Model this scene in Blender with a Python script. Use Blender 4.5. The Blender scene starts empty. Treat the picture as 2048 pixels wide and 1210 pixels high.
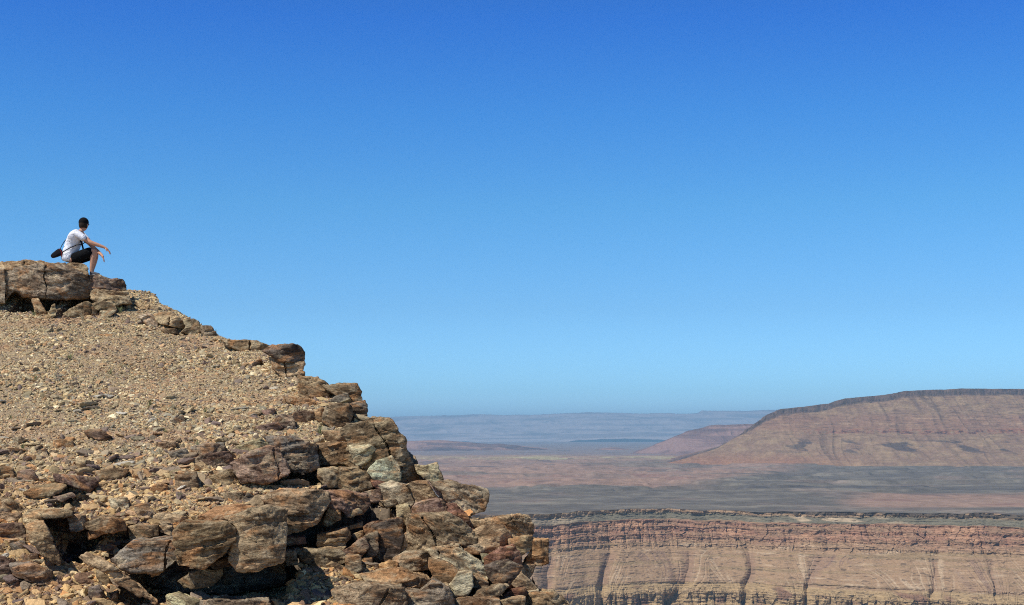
import bpy, math, random
import numpy as np
from math import radians, sin, cos, tan, atan, sqrt, pi
C = bpy.context.scene
COL = C.collection
random.seed(7)
# ---------------------------------------------------------------- camera
FPX = 2844.0                      # focal length in photo pixels (50 mm on a 36 mm wide sensor, 2048 px)
HORIZON = 870.0
PITCH = atan((HORIZON - 605.0) / FPX)
cd = bpy.data.cameras.new("camera")
cam = bpy.data.objects.new("camera", cd)
COL.objects.link(cam)
cd.sensor_width = 36.0
cd.lens = FPX * 36.0 / 2048.0
cd.clip_start = 0.1
cd.clip_end = 200000.0
cam.location = (0, 0, 0)
cam.rotation_euler = (pi / 2 + PITCH, 0, 0)
C.camera = cam
# ---------------------------------------------------------------- light
SUN_EL, SUN_AZ = radians(54), radians(-128)      # azimuth from +Y clockwise: the sun stands high, behind left
SD = (cos(SUN_EL) * sin(SUN_AZ), cos(SUN_EL) * cos(SUN_AZ), sin(SUN_EL))
sl = bpy.data.lights.new("sun", 'SUN')
sl.energy = 5.0
sl.angle = radians(0.5)
sl.color = (1.0, 0.955, 0.88)
sun = bpy.data.objects.new("sun", sl)
COL.objects.link(sun)
import mathutils
sun.rotation_euler = mathutils.Vector(SD).to_track_quat('Z', 'Y').to_euler()
W = bpy.data.worlds.new("World")
C.world = W
W.use_nodes = True
nt = W.node_tree
bg = nt.nodes['Background']
sky = nt.nodes.new('ShaderNodeTexSky')
sky.sky_type = 'NISHITA'
sky.sun_disc = False
sky.sun_elevation = SUN_EL
sky.sun_rotation = SUN_AZ
sky.altitude = 600
sky.air_density = 1.0
sky.dust_density = 0.1
sky.ozone_density = 2.0
# the dry-air tint of this sky: deeper and more saturated with height above the horizon
tc = nt.nodes.new('ShaderNodeTexCoord')
sx = nt.nodes.new('ShaderNodeSeparateXYZ')
rp = nt.nodes.new('ShaderNodeValToRGB')
mu = nt.nodes.new('ShaderNodeMix'); mu.data_type = 'RGBA'; mu.blend_type = 'MULTIPLY'; mu.inputs[0].default_value = 1
nt.links.new(tc.outputs['Generated'], sx.inputs[0])
nt.links.new(sx.outputs[2], rp.inputs[0])
SKY_RAMP = [(0.0, (0.72, 1.25, 2.1)), (0.014, (0.58, 1.02, 1.7)), (0.03, (0.44, 0.83, 1.32)), (0.088, (0.34, 0.65, 0.98)), (0.16, (0.25, 0.63, 0.938)), (0.223, (0.16, 0.55, 0.995)),
            (0.286, (0.095, 0.435, 1.02)), (0.5, (0.13, 0.22, 0.36)), (1, (0.13, 0.17, 0.24))]
SKY_SCALE = 2.2
er = rp.color_ramp
while len(er.elements) < len(SKY_RAMP): er.elements.new(0.5)
for e, (p, c) in zip(er.elements, SKY_RAMP):
    e.position = p; e.color = (*[q / SKY_SCALE for q in c], 1)
vs = nt.nodes.new('ShaderNodeVectorMath'); vs.operation = 'SCALE'; vs.inputs['Scale'].default_value = SKY_SCALE
nt.links.new(rp.outputs[0], vs.inputs[0])
nt.links.new(sky.outputs[0], mu.inputs[6])
nt.links.new(vs.outputs[0], mu.inputs[7])
nt.links.new(mu.outputs[2], bg.inputs[0])
bg.inputs[1].default_value = 0.15
C.view_settings.view_transform = 'Standard'
C.view_settings.look = 'None'
C.view_settings.exposure = 0.0
C.view_settings.gamma = 1.0
C.cycles.use_denoising = False
C.cycles.max_bounces = 6
C.cycles.volume_bounces = 0
C.cycles.pixel_filter_type = 'BLACKMAN_HARRIS'
C.cycles.filter_width = 1.05

# ---------------------------------------------------------------- helpers
def ray(px, py):
    a = (np.asarray(px, float) - 1024.0) / FPX
    b = (605.0 - np.asarray(py, float)) / FPX
    y = cos(PITCH) - b * sin(PITCH)
    z = sin(PITCH) + b * cos(PITCH)
    return a / y, z / y                     # x and z per metre of y
def P(px, py, D):
    a, b = ray(px, py)
    return (float(a * D), float(D), float(b * D))
def lin(r, g, b):                            # sRGB 0-255 to linear
    f = lambda c: (c / 255.0) / 12.92 if c < 10 else ((c / 255.0 + 0.055) / 1.055) ** 2.4
    return (f(r), f(g), f(b))

_rng = np.random.RandomState(11)
_perm = _rng.permutation(256).astype(np.int64)
_perm = np.concatenate([_perm, _perm, _perm])
_g = _rng.normal(size=(256, 3)); _g /= np.linalg.norm(_g, axis=1)[:, None]
def noise3(p):
    """gradient noise in -1..1 for an (n,3) array"""
    i = np.floor(p).astype(np.int64); f = p - i; i &= 255
    u = f * f * f * (f * (f * 6 - 15) + 10)
    out = 0
    for dx in (0, 1):
        wx = u[:, 0] if dx else 1 - u[:, 0]
        for dy in (0, 1):
            wy = u[:, 1] if dy else 1 - u[:, 1]
            for dz in (0, 1):
                wz = u[:, 2] if dz else 1 - u[:, 2]
                h = _perm[_perm[_perm[(i[:, 0] + dx) & 255] + ((i[:, 1] + dy) & 255)] + ((i[:, 2] + dz) & 255)]
                g = _g[h]
                out = out + wx * wy * wz * (g[:, 0] * (f[:, 0] - dx) + g[:, 1] * (f[:, 1] - dy) + g[:, 2] * (f[:, 2] - dz))
    return out * 1.6
def fbm(p, o=4, gain=0.5, ridge=False):
    s = 0; a = 1.0; t = 0
    for k in range(o):
        n = noise3(p * 2.03 ** k + 17.3 * k)
        if ridge: n = 1 - 2 * np.abs(n)
        s = s + a * n; t += a; a *= gain
    return s / t
def stack(*a):
    a = np.broadcast_arrays(*a)
    return np.stack([x.ravel().astype(float) for x in a], 1)
def voronoi(p):
    """(id random 0..1, f1, f2-f1)"""
    i = np.floor(p).astype(np.int64)
    b1 = np.full(len(p), 9.0); b2 = np.full(len(p), 9.0); idr = np.zeros(len(p))
    for dx in (-1, 0, 1):
        for dy in (-1, 0, 1):
            for dz in (-1, 0, 1):
                c = i + (dx, dy, dz); cc = c & 255
                h = _perm[_perm[_perm[cc[:, 0]] + cc[:, 1]] + cc[:, 2]]
                o = np.stack([_perm[h], _perm[h + 57], _perm[h + 131]], 1) / 255.0
                d = np.linalg.norm(c + o - p, axis=1)
                m = d < b1
                b2 = np.where(m, b1, np.minimum(b2, d))
                idr = np.where(m, _perm[h + 201] / 255.0, idr)
                b1 = np.where(m, d, b1)
    return idr, b1, b2 - b1

def mesh_np(name, v, f, col=None, smooth=False, attrs=None):
    """v (n,3), f (m,3|4) int arrays -> mesh"""
    me = bpy.data.meshes.new(name)
    v = np.ascontiguousarray(v, np.float32); f = np.ascontiguousarray(f, np.int32)
    k = f.shape[1]
    me.vertices.add(len(v)); me.vertices.foreach_set('co', v.ravel())
    me.loops.add(f.size); me.loops.foreach_set('vertex_index', f.ravel())
    me.polygons.add(len(f)); me.polygons.foreach_set('loop_start', np.arange(0, f.size, k, dtype=np.int32))
    me.update(calc_edges=True)
    if smooth: me.polygons.foreach_set('use_smooth', np.ones(len(f), bool))
    else: me.polygons.foreach_set('use_smooth', np.zeros(len(f), bool))
    if col is not None:
        a = me.color_attributes.new('col', 'FLOAT_COLOR', 'POINT')
        c = np.ones((len(v), 4), np.float32); c[:, :3] = col
        a.data.foreach_set('color', c.ravel())
    for nm, arr in (attrs or {}).items():
        a = me.attributes.new(nm, 'FLOAT', 'POINT'); a.data.foreach_set('value', np.ascontiguousarray(arr, np.float32))
    return me
def link(name, me, mat, parent=None):
    o = bpy.data.objects.new(name, me); COL.objects.link(o)
    if mat and not me.materials: me.materials.append(mat)
    if parent: o.parent = parent
    return o
def tag(o, label=None, cat=None, group=None, kind=None):
    if label: o['label'] = label
    if cat: o['category'] = cat
    if group: o['group'] = group
    if kind: o['kind'] = kind
    return o
def gridfaces(nu, nv):
    i = np.arange(nu - 1)[:, None] * nv + np.arange(nv - 1)[None, :]
    return np.stack([i, i + nv, i + nv + 1, i + 1], -1).reshape(-1, 4)
def mixc(a, b, t):
    t = np.clip(t, 0, 1)[:, None]
    return np.asarray(a) * (1 - t) + np.asarray(b) * t
def sstep(a, b, x):
    t = np.clip((x - a) / (b - a), 0, 1); return t * t * (3 - 2 * t)

def new_mat(name, rough=0.9):
    m = bpy.data.materials.new(name); m.use_nodes = True
    n = m.node_tree; b = n.nodes['Principled BSDF']
    b.inputs['Roughness'].default_value = rough
    b.inputs['Specular IOR Level'].default_value = 0.15
    return m, n, b
class NG:
    def __init__(s, n): s.n = n
    def __call__(s, t, **k):
        nd = s.n.nodes.new('ShaderNode' + t)
        for a, b in k.items():
            if a.startswith('i_'):
                key = a[2:]; key = int(key) if key.isdigit() else key.replace('_', ' ')
                nd.inputs[key].default_value = b
            else: setattr(nd, a, b)
        return nd
    def l(s, a, b): s.n.links.new(a, b)
def ramp(n, pts, interp='LINEAR'):
    r = n.nodes.new('ShaderNodeValToRGB'); e = r.color_ramp; e.interpolation = interp
    while len(e.elements) < len(pts): e.elements.new(0.5)
    for q, (p, c) in zip(e.elements, pts):
        q.position = p; q.color = (c, c, c, 1) if isinstance(c, (int, float)) else (*c, 1)
    return r

# ---------------------------------------------------------------- far land
def land_material(name, scale, bump, amp=0.35, aniso=(1, 1, 3)):
    m, n, b = new_mat(name, 0.95)
    g = NG(n)
    at = g('Attribute', attribute_name='col')
    tx = g('TexCoord'); mp = g('Mapping'); mp.inputs['Scale'].default_value = tuple(scale * q for q in aniso)
    g.l(tx.outputs['Object'], mp.inputs[0])
    no = g('TexNoise', i_Scale=1.0, i_Detail=6.0, i_Roughness=0.65); g.l(mp.outputs[0], no.inputs['Vector'])
    r = ramp(n, [(0.3, 1 - amp), (0.7, 1 + amp)])
    g.l(no.outputs[0], r.inputs[0])
    mx = g('Mix', data_type='RGBA', blend_type='MULTIPLY'); mx.inputs[0].default_value = 1
    g.l(at.outputs['Color'], mx.inputs[6]); g.l(r.outputs[0], mx.inputs[7])
    g.l(mx.outputs[2], b.inputs['Base Color'])
    bp = g('Bump', i_Strength=bump); bp.inputs['Distance'].default_value = 0.5 / scale
    g.l(no.outputs[0], bp.inputs['Height']); g.l(bp.outputs[0], b.inputs['Normal'])
    return m
BASE = -200.0
C_PINK = np.array(lin(158, 118, 98)); C_TAN = np.array(lin(160, 134, 108)); C_DARK = np.array(lin(84, 82, 76))
C_RED = np.array(lin(150, 110, 94)); C_PALE = np.array(lin(192, 172, 146)); C_CAP = np.array(lin(68, 60, 56))
C_OLIVE = np.array(lin(146, 126, 98)); C_PURP = np.array(lin(120, 92, 84)); C_ORANGE = np.array(lin(182, 142, 114))
def spaced(lo, hi, n, a, b, dens=4.0):
    """n samples of lo..hi, dens times closer inside a..b"""
    t = np.linspace(lo, hi, 4000)
    w = np.where((t > a) & (t < b), dens, 1.0); c = np.cumsum(w); c = (c - c[0]) / (c[-1] - c[0])
    return np.interp(np.linspace(0, 1, n), c, t)

RIMX = np.array([-2500, -300, 0, 60, 140, 250, 420, 600, 760, 900, 1100, 1350, 3500.])
RIMY = np.array([3500, 3600, 3650, 3690, 3740, 3840, 3930, 3880, 3800, 3730, 3650, 3560, 3400.])
def rim_y(x):
    return np.interp(x, RIMX, RIMY) + 38 * noise3(stack(x / 150.0, 3.3, 0.5)) + 14 * noise3(stack(x / 42.0, 7.7, 0.5))

def rim_dz(x):
    return 6 * noise3(stack(x / 190.0, 9.1, 0.5)) + 3 * noise3(stack(x / 46.0, 2.7, 0.5))

def build_canyon():
    xs = spaced(-2300, 3300, 1500, -60, 1420, 9)
    prof = [(0, 0), (2, 13), (20, 27), (24, 36), (38, 44), (42, 56), (58, 64), (62, 76), (80, 86), (84, 94), (110, 104),
            (116, 110), (225, 168), (229, 176), (260, 192), (266, 220), (284, 227), (290, 258), (330, 275), (340, 310), (620, 470), (900, 560), (1400, 600)]
    hz = np.array([p[0] for p in prof], float); dz = np.array([p[1] for p in prof], float)
    L = np.concatenate([[0], np.cumsum(np.hypot(np.diff(hz), np.diff(dz)))])
    s = np.concatenate([np.linspace(0, 450, 460)[:-1], np.linspace(450, L[-1], 80)])
    H = np.interp(s, L, hz); Z = np.interp(s, L, dz)
    X, Hh = np.meshgrid(xs, H, indexing='ij'); Zz = np.broadcast_to(Z, X.shape)
    x = X.ravel(); h = Hh.ravel(); d = Zz.ravel()
    # ravines: chutes on the talus draw together downhill and breach the lower cliffs
    cw = 170.0; xw = x + 130 * noise3(stack(x / 420.0, 0.0, 2.0)) + 14 * noise3(stack(x / 60.0, d / 60.0, 12.0)) + 0.25 * (d - 90)
    ci = np.floor(xw / cw); jit = 0.5 + 0.2 * np.sin(ci * 12.9898); ramp_ = np.abs(np.sin(ci * 78.233 + 2)) ; u = (xw / cw - ci) - jit
    tt = np.clip((d - 70) / 95.0, 0, 1.3)
    uc = u * (1 + 2.8 * tt)
    ul = u - 0.5 * np.sin(ci * 31.7) * (1 - tt) * .35 + 0.05 * noise3(stack(x / 50.0, d / 40.0, 51.))
    gl = np.clip(1 - np.abs(ul) * (4.0 + 4 * tt + 5 * (1 - ramp_)), 0, 1) ** 1.3 * (.25 + .75 * ramp_)
    gl2 = np.clip(1 - np.abs(noise3(stack(uc * 5.5 + .25 * noise3(stack(x / 30., d / 30., 1.)), ci * 3.7, 15.0 + d / 300)) * 1.7), 0, 1) ** 3 * sstep(-.3, .2, noise3(stack(x / 90.0, d / 120.0, 40.)))
    gl3 = np.clip(1 - np.abs(noise3(stack(x / 26.0, d / 160.0, 25.0)) * 1.7), 0, 1) ** 3
    depth = sstep(50, 185, d) * 28 + sstep(4, 14, d) * 3
    edge = sstep(0.5, 0.3, np.abs(u))
    gul = gl * depth + gl2 * (0.6 + 2.2 * sstep(95, 125, d) * edge) + gl3 * (0.8 + 13 * sstep(180, 215, d) + 5 * sstep(28, 40, d) * (1 - sstep(90, 105, d)))
    # vertical jointing of the cliffs, small ledges
    cliff = sstep(28, 34, d) * (1 - sstep(92, 104, d)) * 0.9 + sstep(176, 190, d) + (1 - sstep(12, 15, d)) * 0.8
    vj, _, ve = voronoi(stack(x / 14.0, h / 40.0, d / 26.0))
    vj2, _, _ = voronoi(stack(x / 5.0, 0.0, d / 7.0))
    out = 2.4 * fbm(stack(x / 9.0, h / 9.0, d / 4.0), 3) + cliff * ((vj - 0.5) * 9 + (vj2 - .5) * 3.5) + 4 * fbm(stack(x / 30.0, h / 30.0, d / 16.0), 4)
    lay = (noise3(stack(x / 300.0, 0.0, d / 5.0)) * 2.2 + noise3(stack(x / 120.0, 3.0, d / 2.0)) * 1.6) * (0.9 + .2 * cliff)
    y = rim_y(x) - h + gul + out * sstep(0, 4, d) + lay * sstep(0, 4, d)
    z = BASE + rim_dz(x) * (1 - sstep(30, 160, d)) - d - gul * 0.12 + 1.2 * fbm(stack(x / 20.0, h / 12.0, 4.0), 3) * sstep(8, 20, d)
    v = np.stack([x, y, z], 1)
    # rock beds: colour follows the bed a point lies in
    db = d + 5 * noise3(stack(x / 220.0, 1.0, 0.3)) + 2.2 * fbm(stack(x / 25.0, h / 25.0, d / 8.0), 3)
    c = np.tile(C_TAN, (len(x), 1))
    n1 = fbm(stack(x / 60.0, h / 60.0, d / 9.0), 4) ; n2 = fbm(stack(x / 90.0, 4.0, d / 30.0), 4)
    c = mixc(c, C_OLIVE, sstep(0.0, 0.5, noise3(stack(x / 400.0, 2.0, db / 9.0))) * 0.8)
    c = mixc(c, C_PALE, sstep(0.1, 0.6, n1) * 0.7)
    cr = mixc(mixc(np.tile(C_RED, (len(x), 1)), C_ORANGE, sstep(-0.1, 0.5, n2)), C_PURP, sstep(0.0, 0.35, -n1))
    band = sstep(27, 30, db) * (1 - sstep(66, 96, db + 30 * n2))
    c = mixc(c, cr, band * (0.5 + .5 * sstep(-.3, .3, n1 + n2)) * .8)
    gp = sstep(8, 15, db) * (1 - sstep(27, 29, db))
    c = mixc(c, mixc(np.tile(lin(116, 112, 98), (len(x), 1)), C_PALE, 0.75 * sstep(0.0, 0.3, noise3(stack(x / 60.0, 8.0, db / 12)) ) * sstep(620, 700, x) * (1 - sstep(950, 1050, x)) + .5 * (1 - sstep(150, 230, x))), gp)
    pk, _, _ = voronoi(stack(x / 24.0, 0.0, db / 9.0))
    ragged = db + 5 * noise3(stack(x / 28.0, 0.0, 9.0)) + 3 * noise3(stack(x / 9.0, 0.0, 19.0))
    c = mixc(c, mixc(np.tile(C_CAP, (len(x), 1)), lin(100, 92, 82), pk), (1 - sstep(7, 11, ragged + 7 * (1 - sstep(450, 950, x + 120 * n2)))) * 0.92 * np.where(pk > .86, .35, 1) * sstep(80, 300, x + 60 * n2))
    cy = sstep(172, 178, db) * (1 - sstep(262, 300, db))
    c = mixc(c, lin(172, 150, 112), cy * 0.6)
    c = mixc(c, lin(118, 84, 76), cy * sstep(0.1, 0.5, noise3(stack(x / 50.0, 3.0, db / 22.0))) * 0.7)
    tal = sstep(98, 110, d) * (1 - sstep(168, 176, d))
    c = mixc(c, lin(132, 104, 96), tal * sstep(0.1, 0.6, gl) * 0.35)
    c = mixc(c, C_PALE, tal * sstep(0.4, 0.8, gl2) * 0.6 * sstep(0.3, -.1, noise3(stack(x / 150.0, 6.0, 6.0))))
    c = mixc(c, lin(128, 104, 98), tal * .8 * sstep(0.05, 0.5, gl2) * sstep(0, .4, noise3(stack(x / 150.0, 6.0, 6.0))) * 0.7)
    streak, _, _ = voronoi(stack(x / 9.0, 0.0, db / 2.2))
    fs = fbm(stack(x / 45.0, 2.0, db / 1.7), 3)
    c = c * (1 + 0.4 * (streak[:, None] - 0.5) * (0.5 + cliff[:, None])) * (1 + (.30 - .12 * cliff[:, None]) * fs[:, None])
    dk = (streak > 0.86) * sstep(0.0, 0.3, noise3(stack(x / 35.0, 1.0, db / 5.0)) + 0.12)
    c = mixc(c, C_CAP, dk * 0.62)
    c = c * (0.90, 0.86, 0.80)
    o = link('canyon_wall', mesh_np('canyon_wall', v, gridfaces(len(xs), len(s))[:, ::-1], c, False), land_material('canyon_strata', 0.25, 0.5, 0.22))
    tag(o, 'banded canyon wall of tan, red and dark rock beds below the plain', 'canyon wall', kind='structure')
    # canyon floor, far below the frame
    v = np.array([[-8000, -6000, -830], [8000, -6000, -830], [8000, 4600, -830], [-8000, 4600, -830.]])
    o = link('canyon_floor', mesh_np('canyon_floor', v, np.array([[0, 1, 2, 3]]), np.tile(C_TAN, (4, 1))), bpy.data.materials['canyon_strata'])
    tag(o, 'dry canyon floor', 'ground', kind='structure')
build_canyon()

def plain_h(x, y):
    px = x / y * FPX
    a = fbm(stack(x / 900.0, y / 1500.0, 1.0), 4)
    t = fbm(stack(x / 700.0, y / 420.0, 31.0), 4)
    scarp = 13 * sstep(0.06, 0.12, t) + 9 * sstep(0.28, 0.33, t)
    return 7 * a * sstep(3700, 5200, y) + scarp * sstep(4400, 5600, y) * (1 - sstep(12000, 15000, y)) + 3.0 * fbm(stack(x / 90.0, y / 120.0, 3.0), 4), t
def build_plain():
    nu, nv = 800, 520
    t = np.linspace(0, 1, nv)
    ys = 3700 * (95000 / 3700.0) ** (t ** 1.45)
    u = spaced(-1.1, 1.1, nu, -0.12, 0.42, 5)
    U, Y = np.meshgrid(u, ys, indexing='ij')
    ry = rim_y((U * Y).ravel()).reshape(U.shape)
    ry = rim_y((U * np.maximum(ry, 1)).ravel()).reshape(U.shape)
    Y = np.where(Y < 6500, ry + 0.5 + (Y - 3700) * (6500 - ry) / 2800.0, Y)
    x = (U * Y).ravel(); y = Y.ravel()
    hh, t = plain_h(x, y)
    e = sstep(0, 60, y - ry.ravel())
    v = np.stack([x, y, BASE + hh * e + rim_dz(x) * (1 - sstep(0, 500, y - ry.ravel())) - 0.4], 1)
    px = 1024 + x / y * FPX; py = 870 + 200 / y * FPX
    c = np.tile(lin(146, 120, 104), (len(x), 1))
    n1 = fbm(stack(x / 260.0, y / 160.0, 8.0), 5); n2 = fbm(stack(x / 1100.0, y / 500.0, 18.0), 5)
    c = mixc(c, lin(148, 123, 107), sstep(-0.1, 0.4, n2))
    # dark gravel flats: a belt behind the rim, a long tongue on the right, thin strips beyond
    w1 = py + 5 * n2 + 2.5 * n1; w2 = px + 130 * n2 + 40 * n1
    belt = sstep(972, 977, w1) * (1 - sstep(1650, 1760, w2) * (1 - sstep(1011, 1015, w1)) * sstep(984, 989, w1))
    tongue = sstep(1440, 1600, w2 + (py - 945) * 6) * sstep(927, 931, w1) * (1 - sstep(976, 982, w1))
    strip = sstep(1200, 1300, w2) * (1 - sstep(1560, 1700, w2)) * np.exp(-((w1 - 927) / 3.0) ** 2) * .8
    strip2 = sstep(0.12, 0.28, fbm(stack(x / 1500.0, y / 260.0, 40.0), 4)) * sstep(921, 926, py) * (1 - sstep(955, 968, py)) * .7
    dk = np.clip(belt + tongue + strip + strip2, 0, 1)
    cd_ = mixc(np.tile(lin(92, 90, 84), (len(x), 1)), lin(116, 112, 100), sstep(-0.2, 0.5, n1))
    c = mixc(c, cd_, dk * 0.88)
    edge = np.exp(-((w1 - 978) / 2.0) ** 2) * sstep(1350, 1500, w2) + np.exp(-((w1 - 930) / 2.0) ** 2) * sstep(1400, 1500, w2)
    c = mixc(c, lin(62, 60, 64), np.clip(edge, 0, 1) * .7 * sstep(-.3, .1, n1))
    c = mixc(c, lin(110, 78, 72), sstep(.1, .35, n1) * (1 - dk) * .5 * sstep(930, 945, py))
    c = mixc(c, lin(168, 160, 118), sstep(912, 915, w1) * (1 - sstep(919, 922, w1)) * sstep(-.2, .3, n2 + 0.1) * .8)
    c = mixc(c, lin(120, 112, 112), (1 - sstep(908, 912, w1)) * 0.7)
    n3 = fbm(stack(x / 70.0, y / 200.0, 28.0), 4); bl = fbm(stack(x / 420.0, y / 700.0, 48.0), 4)
    c = mixc(c, lin(84, 78, 76), sstep(.12, .34, bl) * (1 - dk) * .6); c = mixc(c, lin(138, 118, 106), sstep(.1, .3, -bl) * dk * .35)
    c = c * (1 + 0.25 * n1[:, None] + .28 * n3[:, None])
    o = link('plain', mesh_np('plain', v, gridfaces(nu, nv)[:, ::-1], c, True), land_material('plain_gravel', 0.02, 0.5, 0.3, (1, 1, 1)))
    tag(o, 'wide stony plain beyond the canyon, pinkish with dark gravel bands', 'plain', kind='structure')
build_plain()

def escarpment(name, crest, D, xr, dens, run, n, label, cat, terr, cols, seed, capd=55.0, gul=40.0, slope=0.42, base=BASE, back=3000.0, nscale=1.0, capw=0.3):
    """a plateau edge seen from the front: crest is a list of photo points of the top line"""
    cx = np.array([P(a, b, D)[0] for a, b in crest]); cz = np.array([P(a, b, D)[2] for a, b in crest])
    xs = spaced(xr[0], xr[1], n[0], dens[0], dens[1], 6)
    zt = np.interp(xs, cx, cz) + 6 * nscale * fbm(stack(xs / (150.0 * nscale), 0.0, seed), 5, .6)
    dy = np.concatenate([[-back, -back * .3, -2], np.linspace(0, run, n[1])])
    X, DY = np.meshgrid(xs, dy, indexing='ij'); x = X.ravel(); q = DY.ravel(); z0 = np.repeat(zt, len(dy))
    w = x + 60 * nscale * noise3(stack(x / (300.0 * nscale), q / (400.0 * nscale), seed))
    g1 = np.clip(1 - np.abs(noise3(stack(w / (210.0 * nscale), q / (1500.0 * nscale), seed + 3)) * 1.7), 0, 1) ** 1.6
    g2 = np.clip(1 - np.abs(noise3(stack(w / (70.0 * nscale), q / (600.0 * nscale), seed + 6)) * 1.7), 0, 1) ** 1.6
    gg = (g1 * gul + g2 * gul * 0.35) * sstep(0, run * 0.25, q) * (1 - 0.6 * sstep(run * 0.5, run, q)) + g2 * gul * .2
    qe = np.maximum(q - gg - 12 * nscale * fbm(stack(x / (80.0 * nscale), q / (80.0 * nscale), seed + 9), 3), 0)
    capH = capd * np.clip((z0 - base - 4.0 * capd) / (4.0 * capd), 0.1, 1) * (1 + 0.3 * noise3(stack(x / (200.0 * nscale), 0.0, seed + 2)))
    cap = np.minimum(qe / (capw * capd), 1) * capH
    z = z0 - cap - run * slope * (1 - np.exp(-np.maximum(qe - capw * capd, 0) / run * 1.5)) / (1 - math.exp(-1.5))
    for (zc, th) in terr:               # ledges: beds that stand steeper than the talus
        a = zc + 10 * nscale * noise3(stack(x / (600.0 * nscale), zc / 50.0, seed))
        t = (z - a) / th
        z = z + th * 0.43 * np.where(np.abs(t) < 1.5, np.sin(np.clip(t, -1.5, 1.5) / 1.5 * pi), 0)
    z = z + 5 * nscale * fbm(stack(x / (60.0 * nscale), q / (60.0 * nscale), seed + 1), 4) * sstep(0, 40, q)
    z = np.maximum(z, base - 12)
    z = np.where(q < 0, z0 + q * 0.004, z)
    v = np.stack([np.where(q < 0, x * (D - q) / D + np.sign(x) * np.minimum(-q, 60) * .5, x), D - q, z], 1)
    c = cols(x, q, z, z0, capH, g2)
    o = link(name, mesh_np(name, v, gridfaces(len(xs), len(dy))[:, ::-1], c, False), land_material(name + '_rock', 0.05 / nscale, 0.4, 0.22, (1, 1, 2)))
    tag(o, label, cat, kind='structure')
    return o
def mesa_cols(x, q, z, z0, g, g2):
    n1 = fbm(stack(x / 110.0, q / 140.0, z / 40.0), 5); n2 = fbm(stack(x / 420.0, q / 420.0, 9.0), 4)
    nf = fbm(stack(x / 35.0, q / 60.0, z / 14.0), 4)
    zz = z + 14 * n2 + 5 * nf
    c = mixc(np.tile(lin(138, 114, 96), (len(x), 1)), lin(156, 134, 108), sstep(-0.3, 0.5, n1))
    c = mixc(c, lin(142, 108, 92), sstep(20, 50, zz) * (1 - sstep(110, 150, zz)) * 0.5)
    red = sstep(4, 10, zz) * (1 - sstep(34, 46, zz)) * sstep(-.25, .15, nf + n1 * .5) * sstep(1700, 2100, x + 200 * n2)
    c = mixc(c, lin(146, 100, 82), red * .8)
    c = mixc(c, lin(78, 58, 56), red * sstep(8, 12, zz) * (1 - sstep(26, 34, zz)) * sstep(0.06, 0.3, nf))
    c = mixc(c, lin(182, 156, 130), (np.abs(zz - 70) < 4) * sstep(-0.1, .3, n1) * 0.5)
    c = mixc(c, lin(180, 156, 128), (np.abs(zz - 112) < 4) * sstep(-0.1, .3, n2) * 0.5)
    c = mixc(c, lin(150, 104, 82), sstep(-90, -190, zz) * (1 - sstep(1700, 2400, x)) * 0.6)
    xs_ = x + 2.2 * (z + 75)
    pn = fbm(stack(xs_ / 170.0, z / 45.0, 77.0), 4)
    pt = sstep(-125, -95, zz) * (1 - sstep(-50, -15, zz)) * sstep(0.10, 0.22, pn) * sstep(1500, 1900, x)
    c = mixc(c, lin(74, 66, 68), pt * 0.8)
    c = mixc(c, lin(92, 76, 70), sstep(0.55, 0.95, g2) * sstep(60, 110, z) * sstep(0, 0.3, noise3(stack(x / 240.0, 0., 5.))) * 0.6)
    st, _, _ = voronoi(stack(x / 26.0, 0.0, (z0 - z) / 7.0)); st2, _, _ = voronoi(stack(x / 70.0, 0.0, (z0 - z) / 12.0))
    fs = fbm(stack(x / 160.0, 1.0, (z + 10 * n2) / 3.2), 4); ol = sstep(.12, .3, fbm(stack(x / 90.0, 5.0, (z + 12 * n2) / 9.0), 3)) * sstep(-60, 0, z)
    c = mixc(c, lin(96, 76, 66), ol * .55)
    c = c * (1 + .24 * nf[:, None] + .30 * fs[:, None]) * (0.84, 0.79, 0.72)
    cap = sstep(-1.18, -0.92, (z - z0) / g + .22 * nf + .18 * (st2 - .5))
    cc = mixc(np.tile(lin(122, 100, 88), (len(x), 1)), lin(64, 54, 50), st * .6 + st2 * .5)
    return mixc(c, cc, cap)
escarpment('mesa', [(900, 1010), (1250, 945), (1300, 932), (1355, 920), (1434, 895), (1483, 867), (1512, 845), (1532, 830), (1562, 818), (1610, 813), (1655, 808), (1668, 803), (1690, 797), (1768, 790), (1808, 782), (1877, 779), (1926, 777), (2048, 778), (2200, 776), (2500, 786), (3200, 800)],
           9600.0, (300, 8200), (900, 3700), 1500, (1150, 330), 'flat topped mesa with dark cap rock and red ledges beyond the plain', 'mesa',
           [(22, 18), (70, 6), (112, 8), (160, 5), (200, 7), (-30, 6), (-70, 8), (-120, 7)], mesa_cols, 3.0, 42, 32, 0.375)
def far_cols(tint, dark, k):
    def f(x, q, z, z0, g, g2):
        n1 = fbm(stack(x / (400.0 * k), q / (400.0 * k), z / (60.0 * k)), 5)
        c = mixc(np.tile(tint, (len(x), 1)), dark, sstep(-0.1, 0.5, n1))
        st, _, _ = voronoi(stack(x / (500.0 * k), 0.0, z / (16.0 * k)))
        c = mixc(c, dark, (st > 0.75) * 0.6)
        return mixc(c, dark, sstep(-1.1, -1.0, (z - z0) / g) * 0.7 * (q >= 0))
    return f
escarpment('red_hills', [(1180, 915), (1260, 908), (1300, 893), (1350, 872), (1390, 858), (1430, 850), (1500, 848), (1600, 846), (1800, 850), (2200, 860)],
           15500.0, (400, 9000), (1100, 3200), 2600, (420, 150), 'low purplish red hills in front of the far plateau', 'hills',
           [(20, 20), (80, 16)], far_cols(lin(142, 112, 102), lin(98, 78, 76), 1.6), 13.0, 60, 130, 0.13, nscale=1.8)
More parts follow.
